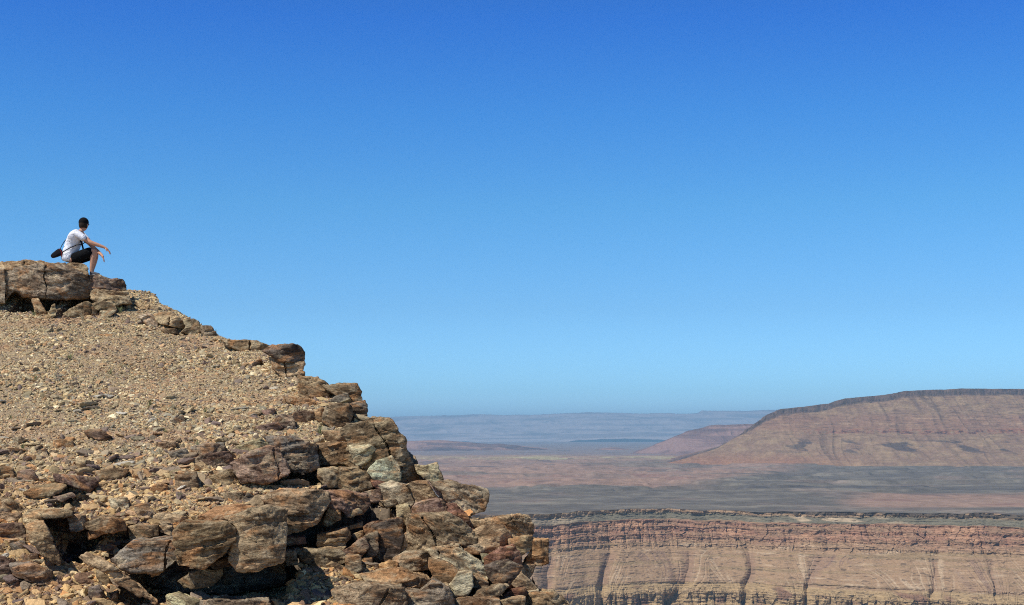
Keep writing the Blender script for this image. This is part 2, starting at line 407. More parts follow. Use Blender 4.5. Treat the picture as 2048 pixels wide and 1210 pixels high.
escarpment('low_hills', [(300, 880), (830, 882), (880, 880), (930, 884), (985, 889), (1000, 888), (1040, 893), (1100, 900), (1150, 903), (1220, 897), (1270, 900), (1330, 908), (1700, 912)],
           19500.0, (-11000, 6000), (-1600, 2200), 3600, (420, 120), 'low bare hills on the left of the far plain', 'hills',
           [(-60, 20)], far_cols(lin(150, 116, 100), lin(74, 60, 60), 1.8), 23.0, 40, 240, 0.065, nscale=2.4)
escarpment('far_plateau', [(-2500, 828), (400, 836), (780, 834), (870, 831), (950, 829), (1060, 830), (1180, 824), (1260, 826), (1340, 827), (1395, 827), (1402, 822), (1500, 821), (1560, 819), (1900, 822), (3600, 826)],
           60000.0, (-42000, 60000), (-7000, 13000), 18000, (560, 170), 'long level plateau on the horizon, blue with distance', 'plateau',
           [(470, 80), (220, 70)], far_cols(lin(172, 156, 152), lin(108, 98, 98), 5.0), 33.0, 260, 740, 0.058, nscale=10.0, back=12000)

# ---------------------------------------------------------------- haze: one closed box of air round everything
def build_haze():
    x0, x1, y0, y1, z0, z1 = -100000, 100000, -7000, 105000, -832, 1110
    v = np.array([[a, b, c] for a in (x0, x1) for b in (y0, y1) for c in (z0, z1)], float)
    f = np.array([[0, 1, 3, 2], [4, 6, 7, 5], [0, 4, 5, 1], [2, 3, 7, 6], [0, 2, 6, 4], [1, 5, 7, 3]])
    me = mesh_np('haze', v, f)
    m = bpy.data.materials.new('haze_air'); m.use_nodes = True; n = m.node_tree
    n.nodes.remove(n.nodes['Principled BSDF'])
    pv = n.nodes.new('ShaderNodeVolumePrincipled')
    pv.inputs['Color'].default_value = (0.44, 0.75, 1.0, 1)
    pv.inputs['Density'].default_value = HAZE_D
    pv.inputs['Anisotropy'].default_value = 0.0
    n.links.new(pv.outputs[0], n.nodes['Material Output'].inputs['Volume'])
    o = link('haze', me, m)
    tag(o, 'thin blue air haze over the far land', 'haze', kind='stuff')
HAZE_D = 3.0e-5
build_haze()

# ---------------------------------------------------------------- near hillside
# photo x, photo y, distance (m): how far the slope lies at that point of the picture
CTRL = [(-500, 620, 27), (0, 622, 26.9), (130, 622, 26.9), (250, 620, 26.8), (350, 652, 25.9), (430, 690, 25.1), (-500, 700, 24.2), (0, 700, 24), (200, 700, 24),
        (400, 740, 23.6), (590, 772, 22.2), (520, 708, 24.2), (585, 722, 23.7), (640, 782, 21.8), (720, 818, 20.7), (-500, 800, 21.3), (0, 800, 21.3), (300, 800, 21.3), (500, 810, 21.0), (720, 850, 19.9),
        (-500, 900, 19), (0, 900, 19), (300, 900, 18.9), (560, 900, 19.0), (760, 925, 18.6), (-500, 1000, 17.2), (0, 1000, 17.2), (300, 1000, 17), (600, 1010, 17.1),
        (800, 1040, 17.1), (940, 1010, 17.0), (870, 965, 17.9), (0, 1100, 15.7), (300, 1100, 15.8), (600, 1110, 15.7), (850, 1120, 15.9), (1040, 1110, 15.9),
        (-500, 1210, 14.4), (0, 1210, 14.4), (250, 1210, 14.4), (600, 1190, 14.6), (850, 1200, 14.7), (1080, 1215, 15.0)]
def tps_fit(pts, val, lam=1e-3):
    n = len(pts); d = np.linalg.norm(pts[:, None] - pts[None], axis=2)
    K = np.where(d > 0, d * d * np.log(d + 1e-12), 0) + lam * np.eye(n)
    Pm = np.concatenate([np.ones((n, 1)), pts], 1)
    A = np.zeros((n + 3, n + 3)); A[:n, :n] = K; A[:n, n:] = Pm; A[n:, :n] = Pm.T
    return pts, np.linalg.solve(A, np.concatenate([val, [0, 0, 0]]))
def tps_eval(m, q):
    pts, w = m; out = np.zeros(len(q))
    for a in range(0, len(q), 100000):
        b = q[a:a + 100000]; d = np.linalg.norm(b[:, None] - pts[None], axis=2)
        out[a:a + 100000] = (d * d * np.log(d + 1e-12)) @ w[:-3] + w[-3] + b @ w[-2:]
    return out
_c = np.array(CTRL, float)
M_PIC = tps_fit(_c[:, :2] / 500.0, _c[:, 2])
def Dg(px, py):
    return tps_eval(M_PIC, np.stack([np.atleast_1d(px), np.atleast_1d(py)], 1).astype(float) / 500.0)
_a, _b = ray(_c[:, 0], _c[:, 1])
_w = np.stack([_a * _c[:, 2], _c[:, 2], _b * _c[:, 2]], 1)
_extra = np.array([(-9, 10, -2.0), (-4, 11.5, -1.95), (0, 11.5, -1.95), (2, 10, -2.0), (-9, 5, -1.9), (-3, 5, -1.85), (2, 5, -1.9), (-9, -4, -1.7), (0, -3, -1.7), (3, -3, -1.7),
                   (-12.5, 29.5, 3.1), (-10, 29, 3.1), (-8, 28.6, 2.9), (-20, 30, 3.2), (-12, 34, 3.2), (-12, 44, 3.3), (-24, 44, 3.4), (-8, 34, 2.6), (-4, 34, 1.8), (-4, 44, 2.0), (-24, 26.8, 2.2), (-24, 20, .1), (-24, 10, -1.9)], float)
_w = np.concatenate([_w, _extra])
M_GND = tps_fit(_w[:, :2] / 10.0, _w[:, 2])
RIM = np.array([(6, -12), (3.2, 0), (1.6, 8), (0.75, 12), (0.5, 14.4), (0.40, 15.2), (0.15, 16.0), (-.35, 16.9), (-1.0, 17.9), (-1.5, 19.2), (-2.12, 20.3), (-2.4, 21.3), (-3.05, 21.9), (-3.4, 22.5), (-3.6, 23.8), (-4.3, 24.8), (-5.35, 25.7), (-6.2, 26.9), (-7.0, 28), (-7.6, 30), (-9.3, 32.5), (-13, 35), (-22, 37), (-60, 40), (-160, 44)], float)
def rim_dist(x, y):
    """signed distance to the edge: positive on the hill"""
    q = np.stack([x, y], 1); best = np.full(len(q), 1e9); sg = np.ones(len(q))
    for a, b in zip(RIM[:-1], RIM[1:]):
        ab = b - a; t = np.clip(((q - a) @ ab) / (ab @ ab), 0, 1)
        d = np.linalg.norm(q - (a + t[:, None] * ab), axis=1)
        cr = ab[0] * (q[:, 1] - a[1]) - ab[1] * (q[:, 0] - a[0])
        m = d < best; best = np.where(m, d, best); sg = np.where(m, np.sign(cr), sg)
    return best * sg
# hollows under overhanging blocks: photo x range, photo y of the front lip, how far back, how deep
PITS = [(14, 100, 622, 1.5, .30), (112, 180, 628, 1.2, .26), (95, 168, 1120, 0.9, .42), (212, 262, 1112, .8, .25), (225, 570, 1196, 1.7, .42),
        (565, 636, 962, .8, .35), (480, 560, 968, .5, .12), (640, 740, 1062, .9, .32), (745, 800, 1128, 1.0, .5), (560, 700, 1080, .7, .3), (100, 170, 1012, .5, .14),
        (980, 1050, 1150, .6, .25), (325, 372, 668, .5, .08)]
def ground_z(x, y, fine=True):
    z = tps_eval(M_GND, np.stack([x, y], 1) / 10.0)
    for (a, b, py, back, dep) in PITS:
        D = float(Dg((a + b) / 2, py)[0]); x0 = P(a, py, D)[0]; x1 = P(b, py, D)[0]
        z = z - dep * sstep(-0.05, 0.05, x - x0) * sstep(-0.05, 0.05, x1 - x) * sstep(-0.12, 0.1, y - D) * sstep(-0.06, 0.06, D + back - y)
    px, py = picture_of(x, y, z); sd = poly_sdf(px, py, STACK); st = sstep(8, -25, sd)
    vb, _, _ = voronoi(stack(x * 4.5, y * 5, z * 12 + .3 * x)); vb2, _, _ = voronoi(stack(x * 10, y * 12, z * 26 + .3 * x))
    z = z - st * .20 + st * ((vb - .5) * .26 + (vb2 - .5) * .10)
    rd = rim_dist(x, y) - .10 * st + 0.12 * noise3(stack(x * 1.1, y * 1.1, 4.0)) + st * (vb2 - .5) * .25
    dr = np.maximum(-rd, 0)
    z = z - np.where(dr < 2, 4.5 * dr, 9 + (dr - 2) * 7.0) * 1.0
    z = np.maximum(z, -836 + 0.0 * dr)
    if fine:
        z = z + 0.05 * fbm(stack(x * 0.9, y * 0.9, 2.0), 4) + 0.014 * fbm(stack(x * 7, y * 7, 2.0), 4) * sstep(30, 22, y)
    return z

def poly_sdf(px, pz, pts):
    d = np.full(px.shape, 1e18); s = np.ones(px.shape)
    n = len(pts); j = n - 1
    for i in range(n):
        ex, ez = pts[j] - pts[i]; wx = px - pts[i][0]; wz = pz - pts[i][1]
        t = np.clip((wx * ex + wz * ez) / (ex * ex + ez * ez + 1e-12), 0, 1)
        d = np.minimum(d, (wx - ex * t) ** 2 + (wz - ez * t) ** 2)
        c1 = pz >= pts[i][1]; c2 = pz < pts[j][1]; c3 = ex * wz > ez * wx
        s = np.where((c1 & c2 & c3) | (~c1 & ~c2 & ~c3), -s, s); j = i
    return s * np.sqrt(d)
STACK = np.array([(700, 905), (800, 930), (870, 905), (1000, 980), (1060, 1030), (1110, 1130), (1100, 1230), (840, 1230), (800, 1175), (760, 1130), (640, 1100), (560, 1100), (575, 1010), (640, 985)], float)
def picture_of(x, y, z):
    yy = y * cos(PITCH) + z * sin(PITCH); zz = -y * sin(PITCH) + z * cos(PITCH)
    return 1024 + x / yy * FPX, 605 - zz / yy * FPX
def bare(x, y):
    z = tps_eval(M_GND, np.stack([x, y], 1) / 10.0); px, py = picture_of(x, y, z)
    return poly_sdf(px, py, STACK) < 0
def rock_material(name, gravelly=False):
    m, n, b = new_mat(name, 0.88); g = NG(n)
    oi = g('ObjectInfo'); geo = g('NewGeometry')
    mp = g('Mapping'); mp.inputs['Rotation'].default_value = (0.10, 0.16, 0); mp.inputs['Scale'].default_value = (1.5, 1.5, 9.0)
    vr_ = g('VectorRotate', rotation_type='Y_AXIS'); ag = g('MapRange'); ag.inputs[3].default_value = -.45; ag.inputs[4].default_value = .35; g.l(oi.outputs['Random'], ag.inputs[0]); g.l(ag.outputs[0], vr_.inputs['Angle'])
    of = g('VectorMath', operation='MULTIPLY_ADD'); g.l(oi.outputs['Random'], of.inputs[0]); of.inputs[1].default_value = (37, 51, 23); g.l(geo.outputs['Position'], of.inputs[2]); g.l(of.outputs[0], vr_.inputs['Vector'])
    g.l(vr_.outputs[0], mp.inputs[0])
    def noise(sc, det, rough, vec, dist=0.0):
        t = g('TexNoise', i_Scale=sc, i_Detail=det, i_Roughness=rough, i_Distortion=dist); g.l(vec, t.inputs['Vector']); return t.outputs[0]
    P0 = vr_.outputs[0]; Pb = mp.outputs[0]
    bed = noise(3.2, 7, .68, Pb, .8); fine = noise(26, 6, .72, P0, .3); mp2 = g('Mapping'); mp2.inputs['Rotation'].default_value = (0.10, 0.16, 0); mp2.inputs['Scale'].default_value = (1, 1, 2.6); g.l(P0, mp2.inputs[0]); P2 = mp2.outputs[0]; big = noise(2.2, 6, .66, P2, .8); org = noise(1.7, 6, .66, P2, 1.2); pal = noise(4.3, 6, .7, P0, .6)
    def mixn(fac, a, bb, mode='MIX'):
        x = g('Mix', data_type='RGBA', blend_type=mode)
        if isinstance(fac, float): x.inputs[0].default_value = fac
        else: g.l(fac, x.inputs[0])
        for s, v in ((6, a), (7, bb)):
            if isinstance(v, tuple): x.inputs[s].default_value = (*v, 1)
            else: g.l(v, x.inputs[s])
        return x.outputs[2]
    def rmp(src, pts):
        r = ramp(n, pts); g.l(src, r.inputs[0]); return r.outputs[0]
    c = oi.outputs['Color']
    dark = mixn(1.0, c, (0.40, 0.35, 0.33), 'MULTIPLY')                       # desert varnish
    c1 = mixn(rmp(big, [(.44, 0), (.54, .95)]), c, dark)
    c2 = mixn(rmp(org, [(.51, 0), (.63, .65)]), c1, (.50, .245, .10))           # iron staining
    c3 = mixn(rmp(pal, [(.52, 0), (.64, .65)]), c2, (.52, .41, .26))          # fresh, dusty surfaces, spread further to paint in sunlit patches
    c4 = mixn(1.0, c3, rmp(bed, [(.30, .5), (.46, .9), (.56, 1.1), (.70, 1.42)]), 'MULTIPLY')
    c5 = mixn(1.0, c4, rmp(fine, [(.25, .4), (.5, 1.0), (.75, 1.5)]), 'MULTIPLY')
    vo = g('TexVoronoi', feature='DISTANCE_TO_EDGE', i_Scale=2.2); 
    dm = g('Mapping'); dm.inputs['Scale'].default_value = (1, 1, 2.2); 
    nv = g('TexNoise', i_Scale=3.0, i_Detail=4.0); g.l(P0, nv.inputs['Vector'])
    ad = g('VectorMath', operation='MULTIPLY_ADD'); g.l(nv.outputs[1], ad.inputs[0]); ad.inputs[1].default_value = (.5, .5, .5); g.l(P0, ad.inputs[2])
    g.l(ad.outputs[0], dm.inputs[0]); g.l(dm.outputs[0], vo.inputs['Vector'])
    cm = noise(1.3, 2, .5, P0)
    cmr = rmp(cm, [(.5, 0), (.6, 1)])
    cr0 = rmp(vo.outputs['Distance'], [(0.0, .4), (.014, 1.0)])
    crack = mixn(cmr, (1, 1, 1), cr0)
    c6 = mixn(1.0, c5, crack, 'MULTIPLY')
    g.l(c6, b.inputs['Base Color'])
    b1 = g('Bump', i_Strength=0.95); b1.inputs['Distance'].default_value = 0.05; g.l(bed, b1.inputs['Height'])
    b2 = g('Bump', i_Strength=0.9); b2.inputs['Distance'].default_value = 0.02; g.l(fine, b2.inputs['Height']); g.l(b1.outputs[0], b2.inputs['Normal'])
    b3 = g('Bump', i_Strength=0.6); b3.inputs['Distance'].default_value = 0.03; g.l(crack, b3.inputs['Height']); g.l(b2.outputs[0], b3.inputs['Normal'])
    g.l(b3.outputs[0], b.inputs['Normal'])
    return m
M_ROCK = rock_material('weathered_rock')
def stone_material(name, attr):
    m, n, b = new_mat(name, 0.92); g = NG(n)
    geo = g('NewGeometry')
    no = g('TexNoise', i_Scale=38.0, i_Detail=4.0, i_Roughness=0.7); g.l(geo.outputs['Position'], no.inputs['Vector'])
    r = ramp(n, [(.25, .6), (.75, 1.35)]); g.l(no.outputs[0], r.inputs[0])
    mx = g('Mix', data_type='RGBA', blend_type='MULTIPLY'); mx.inputs[0].default_value = 1
    if attr: at = g('Attribute', attribute_name='col'); g.l(at.outputs['Color'], mx.inputs[6])
    else: oi = g('ObjectInfo'); g.l(oi.outputs['Color'], mx.inputs[6])
    g.l(r.outputs[0], mx.inputs[7]); g.l(mx.outputs[2], b.inputs['Base Color'])
    bp = g('Bump', i_Strength=.6); bp.inputs['Distance'].default_value = .01; g.l(no.outputs[0], bp.inputs['Height']); g.l(bp.outputs[0], b.inputs['Normal'])
    return m
M_GRAVEL = stone_material('loose_gravel', True)
M_STONE = stone_material('loose_stone', False)

def build_ground():
    xs = np.unique(np.concatenate([np.linspace(-90, -26, 40), np.linspace(-26, -11, 110), np.linspace(-11, 1.4, 760), np.linspace(1.4, 5, 70), np.linspace(5, 40, 50), np.linspace(40, 140, 40)]))
    ys = np.unique(np.concatenate([np.linspace(-14, 12.5, 120), np.linspace(12.5, 29, 820), np.linspace(29, 60, 110), np.linspace(60, 170, 40)]))
    X, Y = np.meshgrid(xs, ys, indexing='ij'); x = X.ravel(); y = Y.ravel()
    z = ground_z(x, y)
    n = fbm(stack(x * .8, y * .8, 3.0), 5); n2 = fbm(stack(x * 6, y * 6, z * 6), 4)
    c = mixc(np.tile((.34, .25, .155), (len(x), 1)), (.40, .25, .15), sstep(.05, .4, n))
    c = mixc(c, (.27, .215, .15), sstep(0, .5, n2))
    Z = z.reshape(X.shape); sl_ = np.hypot(np.gradient(Z, axis=0) / np.gradient(X, axis=0), np.gradient(Z, axis=1) / np.gradient(Y, axis=1)).ravel()
    c = mixc(c, (.15, .112, .08), sstep(.75, 1.3, sl_))      # bedrock shows where it is too steep for sand
    rd = rim_dist(x, y)
    c = mixc(c, (.17, .125, .09), sstep(-.1, -.6, rd))
    c = mixc(c, np.array((.15, .115, .08)), bare(x, y) * .9)
    o = link('hillside', mesh_np('hillside', np.stack([x, y, z], 1), gridfaces(len(xs), len(ys)), c, True), M_GRAVEL)
    tag(o, 'sandy stony hillside rising to the left', 'hillside', kind='structure')
build_ground()

# ---------------------------------------------------------------- rock builder
def snets(F, h, org):
    S = F < 0
    cnt = sum(S[a:F.shape[0] - 1 + a, b:F.shape[1] - 1 + b, c:F.shape[2] - 1 + c].astype(np.int8) for a in (0, 1) for b in (0, 1) for c in (0, 1))
    act = (cnt > 0) & (cnt < 8)
    I = np.argwhere(act); idx = np.full(act.shape, -1, np.int64); idx[act] = np.arange(len(I))
    pos = np.zeros((len(I), 3)); num = np.zeros(len(I))
    for ax in range(3):
        o1, o2 = [q for q in range(3) if q != ax]
        for u in (0, 1):
            for w in (0, 1):
                a = I.copy(); a[:, o1] += u; a[:, o2] += w; b = a.copy(); b[:, ax] += 1
                fa = F[a[:, 0], a[:, 1], a[:, 2]]; fb = F[b[:, 0], b[:, 1], b[:, 2]]
                m = (fa < 0) != (fb < 0)
                t = np.where(m, fa / np.where(m, fa - fb, 1), 0)
                p = a.astype(float); p[:, ax] += t
                pos[m] += p[m]; num += m
    pos = pos / num[:, None] * h + org
    quads = []
    for ax in range(3):
        o1, o2 = (ax + 1) % 3, (ax + 2) % 3
        sl = [slice(None)] * 3; sl[ax] = slice(0, -1); sb = list(sl); sb[ax] = slice(1, None)
        A = S[tuple(sl)]; B = S[tuple(sb)]
        E = np.argwhere(A != B); E = E[(E[:, o1] > 0) & (E[:, o2] > 0) & (E[:, o1] < F.shape[o1] - 1) & (E[:, o2] < F.shape[o2] - 1)]
        ins = A[E[:, 0], E[:, 1], E[:, 2]]
        q = []
        for (u, w) in ((-1, -1), (0, -1), (0, 0), (-1, 0)):
            c = E.copy(); c[:, o1] += u; c[:, o2] += w; q.append(idx[c[:, 0], c[:, 1], c[:, 2]])
        q = np.stack(q, 1); q[~ins] = q[~ins][:, ::-1]
        quads.append(q)
    return pos, np.concatenate(quads)
def vnormals(v, f):
    n = np.cross(v[f[:, 2]] - v[f[:, 0]], v[f[:, 3]] - v[f[:, 1]]) if f.shape[1] == 4 else np.cross(v[f[:, 1]] - v[f[:, 0]], v[f[:, 2]] - v[f[:, 0]])
    out = np.zeros_like(v)
    for k in range(f.shape[1]):
        for a in range(3): out[:, a] += np.bincount(f[:, k], n[:, a], len(v))
    return out / np.maximum(np.linalg.norm(out, axis=1)[:, None], 1e-12)
def smax(a, b, k): 
    h = np.maximum(k - np.abs(a - b), 0) / k
    return np.maximum(a, b) + h * h * k * 0.25
REG = {'A': (0, 500, 2048 / 480), 'B': (0, 780, 1407 / 500), 'C': (400, 640, 1681 / 500), 'E': (300, 860, 1452 / 420), 'F': (640, 900, 1952 / 500), 'X': (0, 0, 1.0)}
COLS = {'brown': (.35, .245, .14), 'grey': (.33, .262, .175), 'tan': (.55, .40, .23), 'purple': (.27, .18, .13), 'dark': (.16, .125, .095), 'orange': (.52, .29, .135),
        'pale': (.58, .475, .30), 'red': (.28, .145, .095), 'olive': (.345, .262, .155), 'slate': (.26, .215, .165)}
ROCKS = []
def rock(reg, pts, colr, label, name='boulder', off=0.0, pb=None, T=None, cham=(0.16, 0.08), seed=None, fac=3, rough=1.0, cat='rock'):
    """one rock whose outline follows the photo, set at its own distance with a real depth"""
    x0, y0, s = REG[reg]
    pp = np.array([(x0 + a / s, y0 + b / s) for a, b in pts])
    seed = seed if seed is not None else len(ROCKS) * 7 + 3
    rg = np.random.RandomState(seed)
    cx = pp[:, 0].mean(); bot = pp[:, 1].max(); top = pp[:, 1].min()
    pyb = bot if pb is None else y0 + pb / s
    D = float(Dg(cx, min(pyb, 1230))[0]) + off
    Dt = float(Dg(cx, max(top, 560))[0])
    if T is None: T = min(max(0.3, Dt - D + 0.18, 0.45 * (pp[:, 0].max() - pp[:, 0].min()) * D / FPX), 2.4)
    a, b = ray(pp[:, 0], pp[:, 1]); w = np.stack([a * D, b * D], 1)
    cc = w.mean(0); w = cc + (w - cc) * (1 + (min(.045, .10 * np.ptp(w, axis=0).max()) if reg in 'CF' else min(.03, .045 * np.ptp(w, axis=0).max())) / np.maximum(np.abs(w - cc).max(0), .05))
    # broken, slightly irregular outline
    q = []
    for i in range(len(w)):
        u, v = w[i], w[(i + 1) % len(w)]; e = v - u; L = np.hypot(*e); nn = np.array([-e[1], e[0]]) / max(L, 1e-9)
        k = max(1, int(L / 0.09)); q.append(u)
        for t in range(1, k): q.append(u + e * t / k + nn * rg.normal() * 0.006 * rough)
    w = np.array(q)
    size = max(np.ptp(w[:, 0]), np.ptp(w[:, 1])); hgt = np.ptp(w[:, 1]); wid = np.ptp(w[:, 0])
    h = max(D / 1422.0 * 0.95, size / 150)
    pad = 3 * h
    gx = np.arange(w[:, 0].min() - pad, w[:, 0].max() + pad, h); gy = np.arange(D - pad, D + T + pad, h * 1.0); gz = np.arange(w[:, 1].min() - pad, w[:, 1].max() + pad, h)
    q2 = poly_sdf(*np.meshgrid(gx, gz, indexing='ij'), w)
    X, Y, Z = np.meshgrid(gx, gy, gz, indexing='ij')
    k = min(0.014, size * 0.035)
    # beds: each layer of the rock stands out or back a little from the next
    th = rg.uniform(.045, .10) * (0.6 + 0.6 * min(1, size)); zb = Z - .16 * (X - w[0, 0]) + .012 * np.sin(X * 9 + seed) + .05 * (Y - D); li = np.floor(zb / th).astype(int) + 500
    lr = rg.uniform(0, 1, 1200) ** 3.2 * min(.075, .14 * hgt); fo = lr[li % 1200]
    F = smax(q2[:, None, :] + 0.05 * (Y - D) + .3 * fo, np.maximum(D + fo - Y, Y - D - T), k)
    mz = (w[:, 1].max() + w[:, 1].min()) / 2; mx = (w[:, 0].max() + w[:, 0].min()) / 2
    def cut(n, p):
        nonlocal F
        n = np.array(n, float); n /= np.linalg.norm(n)
        F = smax(F, n[0] * (X - p[0]) + n[1] * (Y - p[1]) + n[2] * (Z - p[2]), k * 0.7)
    ct, cb = cham; m = min(hgt, wid)
    if ct > 0:      # upper edge broken back so that the top catches the sun
        cut((rg.normal() * .12 - .1, -0.75, 1.0), (mx, D, mz + hgt * (0.5 - ct)))
    if cb > 0:
        cut((rg.normal() * .12, -1.0, -1.1), (mx, D, mz - hgt * (0.5 - cb)))
    sg = rg.choice([-1, 1])
    for i in range(fac):        # a few broad joint faces that meet in clear edges
        if i == 0: n = (sg * rg.uniform(.12, .32), -1, rg.uniform(-.15, .25)); t = .05
        elif i == 1: n = (-sg * rg.uniform(.5, .95), -1, rg.uniform(-.25, .25)); t = rg.uniform(.14, .30)
        else: n = (rg.uniform(-.6, .6), -1, rg.choice([-1, 1]) * rg.uniform(.35, .7)); t = rg.uniform(.22, .36)
        q_ = np.array([n[0], n[2]]) / max(np.hypot(n[0], n[2]), 1e-6)
        cut(n, (mx + q_[0] * t * wid, D + .01, mz + q_[1] * t * hgt))
    if wid > .6 and rough <= 1.0 and rg.uniform() < .5:       # an open joint or two
        for i in range(1):
            a_ = rg.uniform(-.5, .5); x_ = mx + rg.uniform(-.32, .32) * wid
            F = np.maximum(F, np.minimum(.003 + .33 * h - np.abs((X - x_) + a_ * (Z - mz) + .02 * np.sin(Z * 14 + seed)), (D + rg.uniform(.06, .14)) - Y + fo))
    v, f = snets(F, h, np.array([gx[0], gy[0], gz[0]]))
    if len(v) < 20: print('EMPTY', label); return None
    v[:, 0] += float(ray(cx, 605)[0]) * (v[:, 1] - D)       # blocks run back into the slope, along the joint direction
    nn = vnormals(v, f)
    amp = 0.045 * rough * min(1.0, 0.35 + size * 0.7)
    bd = v @ np.array([[1, 0, -.16], [0, 1, .1], [.16, -.1, 1]]).T
    so = seed * 1.37
    n1 = fbm(v * 2.4 + so, 3); lay = noise3(bd * (1.4, 1.4, 11) + so) ; lay = np.sign(lay) * np.abs(lay) ** .6
    vr, _, ve = voronoi(bd * (4.5, 4.5, 9) + so); vr2, _, _ = voronoi(bd * (11, 11, 20) + so)
    fi = fbm(v * 16 + so, 3)
    d = amp * (0.35 * n1 + 0.16 * lay + 0.45 * (vr - .5) + 0.34 * (vr2 - .5) + 0.28 * fi - 0.10 * (1 - sstep(0, .10, ve)))
    v = v + nn * d[:, None]
    o3 = np.array([mx, D + T / 2, w[:, 1].min()])
    me = mesh_np(name, v - o3, f, None, True)
    o = link(name, me, M_ROCK); o.location = o3
    c = np.array(COLS[colr]) * 1.2 * (1 + 0.18 * np.clip(rg.normal(), -1.5, 1.8)) * (1 + 0.015 * rg.normal(size=3))
    o.color = (*np.clip(c, .04, .68), 1)
    tag(o, label, cat)
    ROCKS.append((o, pp, D)); return o
# top ledge where the person sits
rock('A', [(-260, 84), (300, 90), (470, 104), (560, 114), (480, 135), (120, 165), (-260, 160)], 'tan', 'thin gravelly tan cap layer on top of the high ledge', 'flat_rock', off=.25, pb=545, T=2.2, cham=(.5, 0), fac=2)
rock('A', [(45, 170), (120, 148), (300, 125), (480, 108), (560, 112), (620, 150), (690, 192), (742, 215), (785, 262), (772, 395), (640, 405), (480, 415), (320, 402), (200, 392), (130, 352), (62, 420), (45, 400)], 'grey', 'massive mottled grey-brown slab overhanging the hollow below the seated person', 'flat_rock', off=.1, pb=540, T=2.4, cham=(.10, .10), fac=4)
rock('A', [(-240, 150), (38, 158), (42, 300), (40, 440), (-240, 450)], 'grey', 'blocky ledge rock at the left edge of the high ledge', 'rock_block', off=.15, pb=540, T=2.2)
rock('A', [(556, 106), (640, 106), (745, 120), (757, 200), (735, 214), (650, 180), (600, 150)], 'tan', 'small tilted rock directly under the knee of the seated person', 'rock_block', off=.22, pb=540, T=1.0)
rock('A', [(730, 226), (760, 212), (850, 216), (940, 238), (1040, 245), (1080, 290), (1070, 335), (980, 340), (870, 330), (780, 330), (740, 290)], 'dark', 'narrow dark slab sticking out under the foot of the seated person', 'flat_rock', off=.0, pb=500, T=1.6, cham=(.12, .2))
rock('A', [(775, 338), (900, 345), (1085, 350), (1092, 382), (960, 388), (800, 402), (770, 380)], 'tan', 'thin tan layer below the dark slab under the foot', 'flat_rock', off=.0, pb=500, T=1.5)
rock('A', [(780, 396), (900, 388), (1000, 390), (1100, 388), (1125, 445), (1000, 470), (820, 450)], 'tan', 'crumbling tan rock stepping down from the high ledge', off=.0, pb=540, T=1.4, rough=1.6)
rock('A', [(790, 452), (900, 440), (990, 478), (997, 512), (860, 522), (800, 500)], 'olive', 'rounded olive-brown block right of the hollow under the high ledge', 'rock_block', off=.0, pb=560, T=.9)
rock('A', [(262, 405), (330, 405), (400, 540), (310, 555), (270, 440)], 'tan', 'triangular tan prop standing in the hollow under the big slab', 'rock_block', off=-.05, T=.8)
rock('A', [(400, 575), (412, 530), (440, 470), (470, 455), (478, 555), (440, 585)], 'tan', 'small pointed tan rock in the hollow beside the triangular prop', 'rock_block', off=-.1, T=.5)
rock('A', [(545, 530), (600, 500), (760, 445), (800, 500), (850, 565), (700, 575), (570, 570)], 'olive', 'sloping tan block closing the right end of the hollow', off=-.1, T=1.0)
rock('A', [(850, 520), (995, 512), (950, 562), (870, 582)], 'pale', 'small pale block below the olive-brown block', 'rock_block', off=-.1)
rock('A', [(50, 420), (265, 400), (480, 405), (780, 395), (780, 480), (400, 520), (60, 520)], 'dark', 'back wall of the hollow under the big slab, coloured dark in place of shade', 'shaded_rock', off=.95, pb=540, T=1.2)  # dark fill: deep shade of the hollow is put into the rock colour
rock('A', [(1140, 450), (1320, 478), (1450, 525), (1300, 548), (1200, 505)], 'tan', 'long tan rib of rock on the skyline right of the high ledge', 'flat_rock', off=.5, pb=560, T=.9)
rock('A', [(1178, 562), (1290, 540), (1355, 600), (1335, 662), (1280, 655), (1200, 590)], 'pale', 'pale slab leaning at the left end of the lower skyline ledge', 'flat_rock', T=.8)
rock('A', [(1285, 545), (1450, 520), (1530, 570), (1600, 640), (1560, 662), (1365, 628)], 'tan', 'wide tan slab roofing a dark notch on the lower skyline ledge', 'flat_rock', off=-.05, pb=670, T=1.1, cham=(.45, .1))
rock('A', [(1560, 600), (1650, 583), (1700, 610), (1716, 700), (1660, 715), (1530, 705), (1590, 650)], 'olive', 'upright brown block right of the dark notch on the skyline ledge', 'rock_block', T=.9)
rock('A', [(1706, 640), (1800, 645), (1835, 690), (1865, 755), (1760, 750), (1718, 705)], 'grey', 'grey-brown block ending the lower skyline ledge', 'rock_block', off=.1, T=.9)
rock('A', [(1370, 662), (1500, 672), (1540, 725), (1400, 705)], 'brown', 'half buried flat rock below the dark notch', 'flat_rock')
rock('A', [(1530, 765), (1610, 760), (1620, 778), (1560, 785)], 'purple', 'small purple flat stone below the brown skyline block', 'flat_rock')
rock('A', [(1725, 800), (1790, 795), (1800, 820), (1740, 820)], 'slate', 'small dark flat stone below the skyline block', 'flat_rock')
rock('A', [(820, 718), (960, 720), (1010, 738), (880, 745)], 'orange', 'low orange rock patch level with the upper gravel', 'flat_rock')
